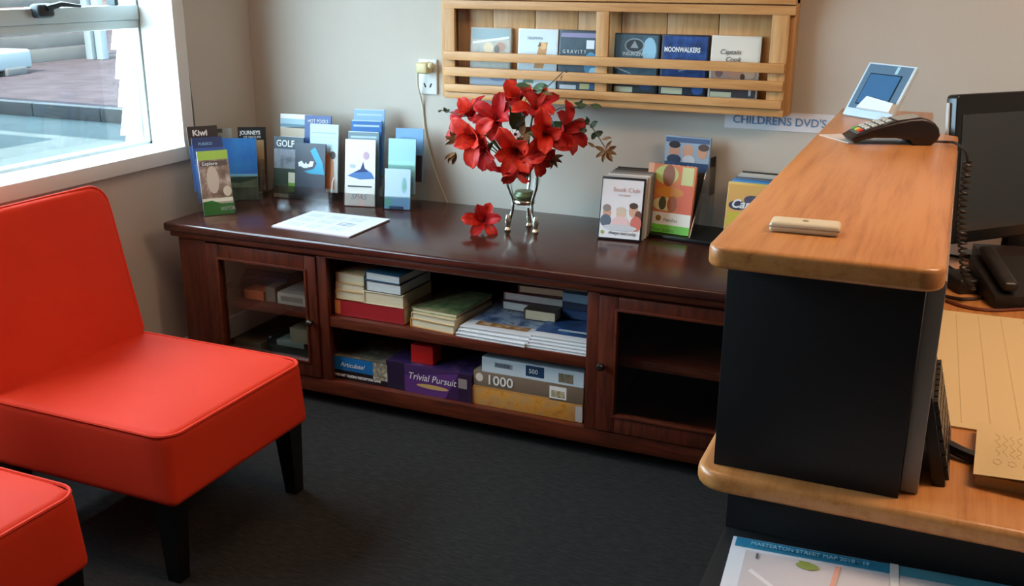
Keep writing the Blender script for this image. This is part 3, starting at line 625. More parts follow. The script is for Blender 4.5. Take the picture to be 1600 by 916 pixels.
broch('dark slate brochure with a turquoise splash and white logo', 461, 508, 224, 306, yc, 8, mat('3a4250', .4),
      [('p', [(.5, .86), (.66, .93), (.78, .8), (.9, .66), (.98, .42), (.5, .42), (.3, .46), (.62, .52), (.72, .62), (.6, .74)], mat('2c9cc0', .4)), ('p', [(.1, .62), (.22, .66), (.3, .6), (.45, .6), (.5, .66), (.62, .66), (.58, .56), (.3, .52), (.12, .57)], mat('e8ecee', .4))],
      [('body', .12, .555, .11, mat('eef2f2', .4), {'bold': .001})], z=CZ + .018)
OC3, wC3, hC3 = fit(484, 528, 194, 300, yc, 8, y=OC2.y + .035)
broch('pale blue brochure with an orange figure photo, right of the dark logo brochure', 484, 528, 194, 300, yc, 8, mat('bcd4de', .4),
      [('r', 0, .6, 1, 1, mat('b4d0e0', .4)), ('r', .05, .86, .95, .88, mat('8fb0c4', .4)), ('r', .05, .8, .95, .81, mat('98b8ca', .4)), ('r', 0, 0, 1, .6, mat('b8b4ac', .4)), ('p', [(.35, .05), (.9, .05), (.86, .45), (.7, .6), (.5, .5)], mat('b8764a', .45)), ('e', .82, .55, .1, .06, mat('2c2420', .5))], y=OC2.y + .035)
holder('clear two-pocket holder with the golf and dark logo brochures', OC - Vector((0, 0, .003)), yc, .245, 2, .055, .06, .19, 8)
B().box(0, 1, 0, 1, 0, 1)
pk = OC2 + Vector((-.012, -.02, 0)); pk.z = CZ
o = empty('leaflet_pocket', pk, (0, 0, R(yc)), 'clear front pocket below the dark slate brochure', 'holder', 'clear brochure holders')
B().box(0, .17, 0, .002, 0, .055).build('front_lip', clear('acrylic_frosted', (.8, .84, .86), .15, .15), o, smooth=False)
B().box(0, .17, .002, .05, 0, .016).build('floor_plate', ACR, o, smooth=False)
# D tall tiered
yd = 12
OD, wD, hD = fit(539, 587, 218, 322, yd, 9, z=CZ + .003)
broch('white brochure with a blue mountain, front of the tall holder', 539, 586, 218, 322, yd, 9, WT,
      [('r', 0, 0, 1, .28, mat('dcdcd4', .4)), ('p', [(.08, .45), (.35, .52), (.52, .56), (.6, .67), (.66, .57), (.9, .5), (.98, .42), (.5, .4)], mat('4a78b4', .4)), ('p', [(.3, .5), (.52, .56), (.6, .67), (.66, .57), (.78, .52)], mat('1e3c70', .4)), ('e', .7, .76, .1, .06, mat('c0a4b8', .45)), ('r', .1, .285, .9, .305, mat('1c2430', .4)), ('e', .25, .6, .1, .03, mat('b0c0c4', .4))],
      [('SPAS', .2, .10, .12, mat('7aa4ac', .5), {'shear': .3})], z=CZ + .003)
for i, (lab, c, c2_) in enumerate((('grey-blue headed brochure in the second tier of the tall holder', '8aa4b4', '6f8a94'), ('bright blue brochure with pale lines in the third tier of the tall holder', '2c6cb0', '2a68ac'), ('soft blue brochure in the top tier of the tall holder', '7aa2c8', '84acd0'))):
    cc = back_card(lab, OD, .03 * (i + 1), .037 * (i + 1) - .006, .002 + .002 * i, wD, hD - .006, yd, 9, mat(c, .4), [('r', 0, 0, 1, 1, mat(c2_, .4)), ('r', .08, .9, .92, .93, mat('a8c4dc', .4)), ('r', .02, .985, .98, 1, mat('b4ccd8', .4))])
holder('clear tall stepped holder with the blue mountain brochure', OD - Vector((0, 0, .003)), yd, wD, 4, .03, .031, .19, 9)
# E
OE, wE, hE = fit(600, 641, 265, 327, yd, 9, z=CZ + .003)
broch('small pale blue leaflet with a green dot in the lowest pocket', 601, 641, 264, 327, yd, 9, mat('bed8e6', .4),
      [('r', 0, 0, 1, .28, mat('8ab8dc', .4)), ('e', .14, .16, .14, .13, mat('7cc4b4', .4)), ('e', .76, .6, .1, .2, mat('98bccc', .4)), ('p', [(.7, .5), (.78, .78), (.86, .5)], mat('7ac0a8', .4)), ('r', .2, 0, .75, .07, mat('2a4a7a', .4))], z=CZ + .003)
back_card('plain aqua leaflet in the middle pocket of the small holder', OE, .04, .05, .004, wE + .004, .20, yd, 9, mat('a4d8e8', .4), [('r', 0, .3, 1, .6, mat('a8e0d8', .4))])
back_card('blue-banded leaflet in the back pocket of the small holder', OE, .08, .088, .020, wE + .006, .195, yd, 9, mat('6f9cc4', .4), [('r', 0, .62, 1, 1, mat('7aaad6', .4)), ('r', 0, 0, .98, .5, mat('3a2a34', .4))], [('TRAVEL', .15, .78, .09, LBLU)])
holder('clear small stepped holder with aqua leaflets', OE - Vector((0, 0, .003)), yd, wE, 3, .04, .047, .16, 9)
# papers lying on the cabinet
P4 = [onz(*p, CZ) for p in ((424, 355), (545, 372), (608, 345), (487, 332))]
sh = empty('paper_stack', (P4[0].x, P4[0].y, CZ), label='thin stack of white printed sheets lying on the cabinet', cat='paper')
q = [(p.x - P4[0].x, p.y - P4[0].y) for p in P4]
B().prism(q, 0, .004).build('lower_sheets', mat('b9a8ac', .6), sh, smooth=False)
B().prism([(x_ + .004, y_ + .002) for x_, y_ in q], .004, .0065).build('top_sheet', mat('d6dde6', .6), sh, smooth=False)
for i in range(9):
    u0, v0 = .1 + .26 * (i % 3), .15 + .27 * (i // 3)
    def bl(u, v): return (q[0][0] * (1 - u) * (1 - v) + q[1][0] * u * (1 - v) + q[2][0] * u * v + q[3][0] * (1 - u) * v, q[0][1] * (1 - u) * (1 - v) + q[1][1] * u * (1 - v) + q[2][1] * u * v + q[3][1] * (1 - u) * v, .0068)
    b = B()
    for k in range(3): b.add([bl(u0, v0 + .06 * k), bl(u0 + .19, v0 + .06 * k), bl(u0 + .19, v0 + .06 * k + .02), bl(u0, v0 + .06 * k + .02)], [(0, 1, 2, 3)])
    b.build('text_block', mat('aab4c4' if i != 5 else '4a5878', .6), sh, smooth=False)

# ---------------------------------------------------------------- film cases standing on the cabinet
def film(label, group, O, wd, h, yaw, tilt, base, zones=(), texts=(), t=.015): return card('film_case', label, 'film case', group, O, wd, h, yaw, tilt, t, base, zones, texts, bev=.002)
yf = 4
OF, wF, hF = fit(937, 1005, 277, 376, yf, 12, z=CZ + .002)
nF = Vector((-math.sin(R(yf)), math.cos(R(yf)), 0)); XF = Vector((math.cos(R(yf)), math.sin(R(yf)), 0))
pk_ = mat('c89a94', .5)
film('white-covered film case of friends at a table, front of the left row', 'film cases standing on the cabinet', OF, wF, hF, yf, 12, mat('1a191b', .35),
     [('r', .03, .03, .97, .96, mat('dcd8da', .4)), ('e', .18, .42, .1, .1, sk), ('e', .17, .5, .1, .06, mat('8a7a74', .5)), ('e', .16, .3, .13, .1, mat('5a6472', .5)), ('e', .5, .42, .11, .08, mat('d2b49c', .5)), ('e', .5, .48, .12, .05, mat('c8b8a4', .5)), ('e', .5, .28, .2, .1, mat('dcb8b8', .5)), ('e', .78, .48, .1, .1, sk), ('e', .78, .56, .1, .05, hair), ('e', .9, .4, .08, .09, mat('6a4436', .5)), ('e', .86, .28, .13, .12, mat('c86a5c', .5)), ('e', .5, .2, .4, .05, mat('c0c0c4', .5)), ('e', .1, .115, .035, .03, mat('8aa040', .5))],
     [('Book Club', .28, .77, .1, pk_), ('THE NEXT', .4, .70, .045, pk_), ('Always read today', .24, .09, .075, mat('2a2a2e', .5), {'shear': .3, 'sx': .8})])
for i, c in enumerate(('b8b4b0', 'd0ccc8', '8a8580', '6a6460', '3c3834', '1c1a1a')):
    film('%s film case, number %s from the back of the left row' % (('pale grey', 'white', 'mid grey', 'dim grey', 'dark grey', 'black')[i], ('six', 'five', 'four', 'three', 'two', 'one')[i]), 'film cases standing on the cabinet',
         OF + nF * (.022 + .021 * i) + XF * (.004 + .003 * i) + Vector((0, 0, .002 * i)), wF, hF + .001, yf, 12, mat(c, .4))
# middle holder: orange cover with label card, black cases, three-faces case
ym = -8
OG, wG, hG = fit(1008, 1083, 257, 365, ym, 10, z=CZ + .016)
nG = Vector((-math.sin(R(ym)), math.cos(R(ym)), 0)); XGm = Vector((math.cos(R(ym)), math.sin(R(ym)), 0))
mel = lambda c: mat(c, .45)
film('orange and lime illustrated guide with a white and green label foot', 'film cases in the middle stand', OG, wG, hG, ym, 10, mel('d8814e'),
     [('r', 0, .3, 1, 1, mel('cf7440')), ('r', 0, .3, .12, 1, mel('e0a884')), ('e', .4, .85, .25, .14, mel('b8c46a')), ('e', .45, .84, .13, .16, mel('8a4a24')), ('r', .72, .7, .96, .98, mel('c8c888')), ('r', .7, .3, 1, .72, mel('d2603c')), ('e', .5, .6, .3, .08, mel('d08a30')), ('e', .42, .42, .25, .1, mel('d8cc9a')), ('e', .38, .43, .08, .1, mel('4a4a34')), ('e', .58, .43, .1, .12, mel('a05a2c')),
      ('r', 0, .12, 1, .3, mel('e2e2da')), ('r', 0, 0, 1, .12, mel('6cc23c')), ('e', .33, .21, .06, .045, mel('8a6a28'))],
     [('Families', .44, .17, .07, mel('56564e')), ('Your guides', .2, .02, .075, mel('2c7a28'))])
for i in range(3):
    film('black film case in the middle stand, %s behind the orange guide' % ('first', 'second', 'third')[i], 'film cases in the middle stand', OG + nG * (.022 + .02 * i) + XGm * (.006 + .003 * i) + Vector((0, 0, .004 * i)), wG - .01, hG - .035, ym, 10, mat(('3a2a20', '1c1a1a', '201c1a', '161416', '1a1818')[i], .4))
OH, wH, hH = fit(1037, 1108, 214, 290, -4, 3, y=3.285)
film('blue film case with three smiling faces at the back of the middle stand', 'film cases in the middle stand', OH - Vector((0, 0, .04)), wH, hH + .04, -4, 3, mat('8aa0b8', .4),
     [('r', .02, .02, .98, .98, mel('9cb2c8')), ('r', .02, .9, .98, .98, mel('4a648c')), ('e', .22, .76, .12, .11, sk), ('e', .22, .86, .13, .06, mel('2a2a34')), ('e', .52, .76, .12, .12, mel('d0a48c')), ('e', .84, .76, .11, .11, sk), ('e', .86, .84, .12, .06, mel('5a4a44')), ('e', .22, .62, .16, .08, mel('2c3e5c')), ('e', .55, .62, .14, .08, mel('c8d0d8')), ('r', .02, .1, .98, .58, mel('34527e'))],
     [('LOVE & FUN', .12, .46, .10, WT, {'sx': .85})])
tr = empty('display_tray', OG + nG * .09 - Vector((0, 0, .016)), (0, 0, R(ym)), 'black display tray with clear sides under the orange guide', 'tray')
B().box(-.02, .30, -.115, .09, 0, .014, bev=.003).build('tray_base', BLACK, tr)
for x_ in (-.016, .172): B().prism([(-.1, .014), (.09, .014), (.12, .22), (.02, .22)], x_, x_ + .003, M=Matrix(((0, 0, 1, 0), (1, 0, 0, 0), (0, 1, 0, 0), (0, 0, 0, 1)))).build('tray_side', ACR, tr, smooth=False)
B().box(.168, .172, .06, .12, .12, .25, bev=.002).build('tray_back', BLACKM, tr)
# right row, half hidden by the counter
OJ, wJ, hJ = fit(1133, 1206, 286, 382, -2, 10, z=CZ + .004)
film('yellow film case with white swirling title, front of the row behind the counter', 'film cases behind the counter', OJ, wJ, hJ, -2, 10, mat('d8b45c', .4),
     [('r', .02, .02, .98, .96, mel('d8a65a')), ('r', .05, .3, .95, .5, mel('c8b83c')), ('e', .25, .62, .2, .08, mel('3a3a54')), ('e', .55, .72, .18, .08, mel('4a4a60')), ('e', .8, .8, .15, .05, mel('e0b82c'))], [('Cars', .1, .58, .2, WT, {'shear': .3, 'bold': .001})])
for i, c in enumerate(('3f8fc8', '2a6aa4', '55585a', 'a8aaa6', 'b4b2aa', '1c2420')):
    film('%s-edged film case in the row behind the counter' % ('sky blue', 'deep blue', 'grey', 'silver', 'off-white', 'black')[i], 'film cases behind the counter', OJ + Vector((.004 + .003 * i, .021 + .019 * i, .003 * i)), wJ, hJ + .001, -2, 10, mat(c, .4))

# ================================================================ vase and flowers
VB = Vector((-1.284, 3.065, CZ))
zb_, zt_ = ony(815, 324, VB.y).z, ony(820, 258, VB.y).z
vs = empty('flower_vase', VB, label='clear glass vase in a silver three-legged stand, holding red flowers', cat='vase')
hb, ht = zb_ - CZ, zt_ - CZ
VG = bpy.data.materials.new('vase_glass'); VG.use_nodes = True
pb = VG.node_tree.nodes['Principled BSDF']; pb.inputs['Base Color'].default_value = (.96, .99, .98, 1); pb.inputs['Roughness'].default_value = .02; pb.inputs['Transmission Weight'].default_value = 1; pb.inputs['IOR'].default_value = 1.2
H_ = ht - hb
prof = [(0, hb), (.02, hb + .002), (.032, hb + .02), (.042, hb + .35 * H_), (.055, hb + .75 * H_), (.066, ht), (.063, ht), (.052, hb + .75 * H_), (.039, hb + .35 * H_), (.029, hb + .022), (0, hb + .010)]
B().lathe(prof, 28).build('glass_bowl', VG, vs)
B().lathe([(.034, hb + .014), (.037, hb + .018), (.037, hb + .024), (.034, hb + .028), (.033, hb + .02)], 24).build('stand_ring', CHROME, vs)
for a in (215, 335, 95):
    d = Vector((math.cos(R(a)), math.sin(R(a)), 0))
    pts = smooth_path([d * .066 + Vector((0, 0, ht - .01)), d * .058 + Vector((0, 0, hb + .55 * H_)), d * .040 + Vector((0, 0, hb + .03)), d * .040 + Vector((0, 0, hb - .004)), d * .052 + Vector((0, 0, .03)), d * .058 + Vector((0, 0, .007))], 5)
    lg = B().tube(pts, .0055, 8).build('stand_leg', CHROME, vs)
    B().lathe([(0, 0), (.010, .001), (.012, .006), (.007, .014), (.009, .022), (.012, .034), (.009, .046), (.005, .056), (0, .058)], 14, M=Matrix.Translation(d * .056)).build('leg_scroll', mat('c4bfae', .25, .9), lg)
B().lathe([(0, hb + .012), (.026, hb + .024), (.036, hb + .3 * H_), (.03, hb + .4 * H_), (0, hb + .42 * H_)], 14).build('moss', photo('moss', ['3c5a34', '7a8a5c', '4a3c2c'], 60), vs)
# petals
PET = [noisy('petal_red', ['8a0c10', 'b81a1e', 'cc3030'], scale=(1, 1, 1), nscale=22, rough=.5, spec=.3), noisy('petal_scarlet', ['a01010', 'cc2818', 'e04a2c'], nscale=18, rough=.5, spec=.3)]
def petal_mesh(L, Wd, a0, a1, m, curl=.35):
    n, k = 8, 3; b = B(); vs_ = []; r = z = 0.0
    for i in range(n + 1):
        t = i / n; a = R(a0 + (a1 - a0) * t ** 1.3)
        if i: r += math.sin(a) * L / n; z += math.cos(a) * L / n
        wd = Wd * (max(t, .02) ** .75 * max(0, 1 - t ** 3.2) ** .62 * 1.28) + .003 * (1 - t)
        for j in range(-k, k + 1):
            s = j / k
            up_ = curl * wd * s * s
            vs_.append((r - math.cos(a) * up_ * 1.0, wd * s, z + math.sin(a) * up_ + .0035 * math.sin(5 * t + 7 * s) * t - .004 * (abs(s) < .1) * math.sin(math.pi * t)))
    w_ = 2 * k + 1
    b.add(vs_, [(i * w_ + j, i * w_ + j + 1, (i + 1) * w_ + j + 1, (i + 1) * w_ + j) for i in range(n) for j in range(2 * k)])
    o = b.build('petal', m, None, angle=180); me = o.data; bpy.data.objects.remove(o)
    return me
PM = [petal_mesh(.112, .031, 20, 84, PET[0]), petal_mesh(.118, .034, 28, 104, PET[1]), petal_mesh(.105, .034, 14, 66, PET[1]), petal_mesh(.112, .029, 30, 112, PET[0])]
STEM = mat('3f5a2c', .5); DARKC = mat('3a0a0c', .6); STAM = mat('d8a050', .5)
sb = B()
for k in range(5):
    a = 2 * math.pi * k / 5
    sb.tube([(0, 0, .01), (.006 * math.cos(a), .006 * math.sin(a), .04), (.012 * math.cos(a), .012 * math.sin(a), .055)], .0014, 5)
_o = sb.build('stamens', mat('7a1a14', .5)); SM = _o.data; bpy.data.objects.remove(_o)
_o = B().lathe([(0, -.03), (.006, -.028), (.01, -.012), (.014, .004), (.011, .012), (0, .014)], 10).build('calyx', mat('4a2c1a', .6)); CM = _o.data; bpy.data.objects.remove(_o)
def flower(label, C, N, scale=1, kind=0, stem_to=None, spin=0, group='red flowers in the vase'):
    N = N.normalized(); qd = Vector((0, 0, 1)).rotation_difference(N)
    e = empty('red_amaryllis', C, label=label, cat='flower', group=group); e.rotation_mode = 'QUATERNION'; e.rotation_quaternion = qd
    for k in range(6):
        me = PM[(kind + (k % 2)) % 4]
        p = link('petal', me, e); p.rotation_euler = (R(random.uniform(-9, 9)), R(random.uniform(-12, 9)), R(60 * k + spin + random.uniform(-9, 9))); s = scale * random.uniform(.92, 1.06) * (1 if k % 2 else 1.04); p.scale = (s, s, s)
    c = link('calyx', CM, e); c.scale = (scale,) * 3
    c = link('stamens', SM, e); c.scale = (scale,) * 3
    if stem_to is not None:
        iv = qd.to_matrix().inverted()
        a = Vector((0, 0, -.026 * scale)); b_ = iv @ (stem_to - C); mid = iv @ ((C + stem_to) / 2 + Vector((0, 0, .02)) - C)
        B().tube(smooth_path([a, a + Vector((0, 0, -.02)), mid, b_], 5), .003, 6).build('stem', STEM, e)
    return e
neck = Vector((VB.x, VB.y, zt_ - .03)); tocam = (CAM - VB).normalized()
FL = [ # px, py, dy, normal (right, toward camera, up), scale, kind, spin, label
    (738, 176, .01, (-.5, .5, .8), .80, 2, 10, 'half-open red flower pointing up at the upper left of the bouquet'),
    (742, 214, -.05, (-.5, .85, .1), .98, 1, 25, 'wide open red flower at the left edge of the bouquet'),
    (716, 200, .02, (-.9, .4, .25), .72, 3, 15, 'red flower seen side-on at the far left of the bouquet'),
    (758, 236, -.03, (-.45, .8, -.4), .82, 0, 0, 'red flower drooping at the lower left of the bouquet'),
    (776, 184, -.02, (-.2, .75, .5), .92, 3, 40, 'deep red flower left of the centre of the bouquet'),
    (806, 157, .02, (-.1, .5, .85), .88, 2, 15, 'red flower standing at the very top of the bouquet'),
    (838, 166, .00, (.2, .6, .75), .86, 0, 50, 'red flower at the top right of the bouquet'),
    (852, 210, -.07, (.1, .98, .05), .92, 1, 5, 'wide open red flower facing forward, right of the centre'),
    (884, 202, -.02, (.65, .7, .25), .92, 3, 30, 'spiky red flower at the right edge of the bouquet'),
    (808, 238, -.10, (-.05, .95, -.1), .98, 1, 20, 'large red flower at the lower front of the bouquet'),
    (804, 262, -.07, (-.1, .55, -.8), .84, 2, 0, 'red flower hanging over the vase rim'),
    (838, 248, -.05, (.4, .75, -.5), .74, 0, 35, 'small red flower tucked at the lower right of the bouquet'),
]
rgt = Vector((cy, sy, 0)); toc = Vector((tocam.x, tocam.y, 0)).normalized()
for px, py, dy, nn, s, kd, spn, lab in FL:
    N = rgt * nn[0] + toc * nn[1] + Vector((0, 0, nn[2])); N.normalize()
    C = ony(px, py, VB.y + dy)
    flower(lab, C - N * .03 * s, N, s, kd, neck + Vector((random.uniform(-.015, .015), random.uniform(-.015, .015), -.02)), spn)
fp = onz(757, 366, CZ)
flower('single red flower lying on the cabinet beside the vase', fp + Vector((-.018, .03, .036)), toc * 1 + Vector((.1, 0, .30)), .74, 0, None, 30, None)
# white berry bead with dark eye
o = empty('white_flower', ony(805, 210, VB.y - .055), label='small white flower with a dark centre in the middle of the bouquet', cat='flower'); o.rotation_mode = 'QUATERNION'; o.rotation_quaternion = Vector((0, 0, 1)).rotation_difference(tocam)
for k in range(6):
    a = 2 * math.pi * k / 6
    B().rbox(.007, .005, .002, .0018, k=1, n=1, M=Matrix.Rotation(a, 4, 'Z') @ Matrix.Translation((.009, 0, 0))).build('petal', mat('e2dcd8', .5), o)
B().lathe([(0, .006), (.005, .004), (.006, 0)], 10).build('centre', BLACKM, o)
B().tube([(0, 0, 0), (0, -.03, -.05), (.0, -.05, -.12)], .002, 5).build('stem', STEM, o)
# leaf sprigs
LG = mat('2c4030', .5); LBR = noisy('bronze_leaf', ['5a3a1c', '7d5428', '4a3a24'], nscale=20, rough=.55); LGR = noisy('green_leaf', ['2f4a30', '4d6a44'], nscale=20, rough=.5)
def leaf_mesh(L, Wd, m):
    b = B(); v = [(0, 0, 0)]; n = 5
    for i in range(1, n):
        t = i / n; wd = Wd * math.sin(math.pi * t ** .8); v += [(L * t, -wd, .01 * t), (L * t, 0, -.002 + .012 * t - .01 * t * t), (L * t, wd, .01 * t)]
    v.append((L, 0, -.004)); f = [(0, 1, 2), (0, 2, 3)]
    for i in range(n - 2):
        o_ = 1 + 3 * i; f += [(o_, o_ + 3, o_ + 4, o_ + 1), (o_ + 1, o_ + 4, o_ + 5, o_ + 2)]
    e_ = len(v) - 1; o_ = e_ - 3; f += [(o_, e_, o_ + 1), (o_ + 1, e_, o_ + 2)]
    o = b.add(v, f).build('leaf', m); me = o.data; bpy.data.objects.remove(o); return me
LM = {'g': leaf_mesh(.042, .013, LG), 'b': leaf_mesh(.05, .009, LBR), 'm': leaf_mesh(.05, .012, LGR)}
def sprig(label, path, leaves, y):
    """path in pixels at depth y; leaves: (t px, py, kind, angle deg in view, scale)"""
    P = [neck] + [ony(px, py, yy) for px, py, yy in path]; base = P[0]
    e = empty('leaf_sprig', base, label=label, cat='foliage', group='leaf sprigs in the vase')
    B().tube([p - base for p in smooth_path(P, 6)], .0018, 5).build('stem', mat('4a4230', .6), e)
    for px, py, k, an, s in leaves:
        o = link('leaf', LM[k], e); o.location = ony(px, py, y) - base
        d = (rgt * math.cos(R(an)) + Vector((0, 0, 1)) * math.sin(R(an)) + toc * random.uniform(-.3, .4)).normalized()
        nz = (toc * .8 + Vector((random.uniform(-.4, .4), 0, random.uniform(.2, .6)))); nz = (nz - d * nz.dot(d)).normalized(); yv = nz.cross(d)
        o.rotation_mode = 'QUATERNION'; o.rotation_quaternion = Matrix((d, yv, nz)).transposed().to_quaternion(); o.scale = (s, s, s)
yy = VB.y - .02
sprig('sprig with dark green and bronze leaves arching to the right of the bouquet', [(880, 200, yy), (915, 190, yy), (945, 230, yy)],
      [(918, 196, 'g', 100, .7), (922, 200, 'g', 40, .8), (918, 204, 'g', 180, .7), (928, 212, 'g', 20, .8), (930, 206, 'g', 250, .7), (940, 218, 'b', 10, .7)] +
      [(946, 236, 'b', a, .8) for a in (20, -20, -60, -100, -140, 160, 60)] + [(930, 230, 'b', 150, .6), (952, 240, 'b', -70, .6)], yy)
sprig('bronze leaf spray below the right-hand flowers', [(845, 240, yy), (866, 248, yy)], [(862, 246, 'b', a, .8) for a in (10, -25, -60, -95, 150)] + [(850, 244, 'g', -120, .6)], yy)
sprig('bronze leaves sticking out at the left of the bouquet', [(760, 230, yy), (715, 226, yy)], [(712, 220, 'b', a, .8) for a in (120, 160, 200, 100)] + [(712, 238, 'b', a, .95) for a in (235, 255, 215)] + [(755, 246, 'm', -80, .6), (760, 246, 'm', -40, .5)], yy)
sprig('thin sprig with a small dark leaf at the far left of the bouquet', [(740, 190, yy), (712, 178, yy), (688, 172, yy)], [(698, 176, 'g', 120, .5), (696, 176, 'g', 30, .45), (690, 173, 'g', 200, .35)], yy)
yy = VB.y + .01
sprig('green leaves rising at the top of the bouquet in front of the rack', [(820, 160, yy), (850, 140, yy), (880, 112, yy)], [(830, 138, 'm', 170, 1.1), (832, 138, 'm', 10, 1.1), (845, 142, 'b', -20, .9), (838, 146, 'm', 40, .8), (876, 126, 'b', 70, .4), (884, 114, 'g', 60, .3)], yy)
sprig('dark green leaves filling the middle of the bouquet', [(815, 215, VB.y - .02)], [(800 + 9 * i, 196 + 11 * (i % 4), 'gm'[i % 2], 40 + 67 * i, 1.9) for i in range(8)] + [(808 + 7 * i, 205 + 9 * (i % 3), 'b', 80 * i, 1.6) for i in range(5)], VB.y + .0)
sprig('small green sprig behind the bouquet below the rack', [(860, 180, yy), (900, 168, yy), (930, 162, yy)], [(900, 168, 'm', 10, .8), (912, 166, 'm', 160, .7), (922, 165, 'm', -10, .8), (905, 165, 'g', 60, .5)], yy)

# ================================================================ things on the counter
o = B().rbox(.05, .022, .008, .006, k=3, n=4, M=Matrix.Translation((0, 0, .008))).build('remote_fob', mat('d8cdb0', .4), loc=(-.180, 1.505, CTZ), rot=(0, 0, R(3)))
tag(o, 'cream plastic bar-shaped gadget lying on the counter', 'gadget')
B().lathe([(0, .001), (.004, .0008), (.005, 0)], 12, M=Matrix.Translation((-.0, 0, .016))).build('button', mat('8a7a5c', .4), o)
B().rbox(.0505, .0225, .0012, .001, k=1, n=1, M=Matrix.Translation((0, 0, .009))).build('seam', mat('a8a290', .5), o)
# card terminal
TP = onz(1334, 227, CTZ); TQ = onz(1442, 228, CTZ); yt = math.atan2(TQ.y - TP.y, TQ.x - TP.x)
S = (TQ - TP).length / 108
te = empty('card_terminal', TP, (0, 0, yt), 'dark brown-black card payment terminal on the counter', 'terminal')
pf = [(1337, 226), (1348, 221), (1366, 217), (1400, 217), (1422, 220), (1428, 228), (1456, 228), (1464, 221), (1468, 212), (1465, 201), (1458, 193), (1448, 187.5), (1436, 185), (1418, 187), (1396, 191.5), (1360, 202), (1338, 212), (1329, 218)]
pf = [((a - 1334) * S, max(0, (228 - b_) * S)) for a, b_ in pf]
Myz = Matrix(((1, 0, 0, 0), (0, 0, 1, 0), (0, 1, 0, 0), (0, 0, 0, 1)))
B().prism(pf, 0, .078, bev=.006, M=Myz).build('terminal_body', mat('1d1210', .35), te)
def top_pt(a, b_, y): return Vector(((a - 1334) * S, y, (228 - b_) * S))
B().add([top_pt(1338, 211, .006), top_pt(1396, 190.5, .006), top_pt(1396, 190.5, .072), top_pt(1338, 211, .072)], [(0, 1, 2, 3)]).build('key_plate', mat('5a5e60', .4), te, smooth=False)
B().add([top_pt(1400, 189.5, .008), top_pt(1436, 183.8, .008), top_pt(1436, 183.8, .07), top_pt(1400, 189.5, .07)], [(0, 1, 2, 3)]).build('screen', mat('8f8a7c', .15), te, smooth=False)
kc = {0: 'c83c30', 1: 'd0b83c', 2: '4a9a4c'}
d0, d1 = top_pt(1341, 209.5, 0), top_pt(1394, 190.6, 0); nn = Vector((-(d1 - d0).z, 0, (d1 - d0).x)).normalized()
for r_ in range(5):
    for c_ in range(3):
        p = d0.lerp(d1, (r_ + .5) / 5) + Vector((0, .018 + .021 * c_, 0)) + nn * .002
        M = Matrix.Translation(p) @ Matrix.Rotation(-math.atan2((d1 - d0).z, (d1 - d0).x), 4, 'Y')
        B().rbox(.0055, .0075, .0022, .0018, k=1, n=1, M=M).build('key', mat(kc[c_] if r_ == 0 else 'b8bab4', .4), te)
# curly cord from the terminal down behind the counter
pts = [onz(1456, 221, CTZ + .006), onz(1480, 222, CTZ + .006), Vector((.012, 2.43, CTZ + .010)), Vector((.034, 2.42, CTZ - .005)), Vector((.042, 2.42, 1.03))]
cc = empty('coiled_cord', pts[0], label='black coiled cord running from the terminal down behind the counter', cat='cord')
B().tube([p - pts[0] for p in smooth_path(pts, 6)], .003, 6).build('straight_lead', BLACKM, cc)
spine_ = smooth_path([Vector((.042, 2.42, 1.03)), Vector((.043, 2.42, .97)), Vector((.046, 2.42, .90)), Vector((.056, 2.42, .84)), Vector((.07, 2.43, .775)), Vector((.088, 2.45, .735))], 8)
hx_ = []; turns = 26; NN = turns * 9
for i in range(NN + 1):
    t_ = i / NN * (len(spine_) - 1); k = min(int(t_), len(spine_) - 2); p = spine_[k].lerp(spine_[k + 1], t_ - k); a = 2 * math.pi * i / 9
    hx_.append(p - pts[0] + Vector((math.cos(a), math.sin(a), 0)) * .0085)
B().tube(hx_, .0026, 5).build('coil', mat('2a1c14', .45), cc)
# paper slip under the terminal
s_ = [onz(*p, CTZ) for p in ((1280, 211), (1325, 224), (1440, 226), (1420, 206))]
o = B().prism([(p.x - s_[0].x, p.y - s_[0].y) for p in s_], 0, .0012).build('paper_slip', mat('d2cbc4', .6), smooth=False, loc=(s_[0].x, s_[0].y, CTZ)); tag(o, 'white paper slip under the card terminal', 'paper')
# small screen on a stand
ys = -41
O, wd, h = fit(1334, 1414, 98, 188, ys, 30, z=CTZ + .004)
ds = empty('desk_display', O, (R(-30), 0, R(ys)), 'small white-framed touch display leaning back on the counter', 'display')
B().box(0, wd, 0, .012, 0, h, bev=.004).build('housing', mat('bcd0dc', .35), ds)
B().box(.05 * wd, .95 * wd, -.001, .002, .14 * h, .965 * h).build('bezel', mat('56748c', .3), ds, smooth=False)
sc_ = B().box(.16 * wd, .82 * wd, -.002, .001, .22 * h, .80 * h).build('screen', mat('1c2a3c', .25), ds, smooth=False)
B().box(.18 * wd, .80 * wd, -.003, -.001, .24 * h, .78 * h).build('screen_reflection', mat('3c6a94', .12), sc_, smooth=False)  # blue reflection on the glass, put in as a coloured slab
B().box(.64 * wd, .70 * wd, -.0022, -.001, .82 * h, .95 * h).build('painted_glint', mat('9cc8d8', .3), ds, smooth=False)  # glint on the bezel, painted as a pale blue slab
B().prism([(.30 * wd, .02), (.98 * wd, .02), (.98 * wd, .045), (.40 * wd, .055)], .0, .014, M=Myz @ Matrix.Translation((0, 0, -.014))).build('cradle_front', mat('d6e2e8', .35), ds)
B().box(.35 * wd, .65 * wd, .012, .018, .0, .8 * h).build('stand_flap', mat('30383e', .5), ds)

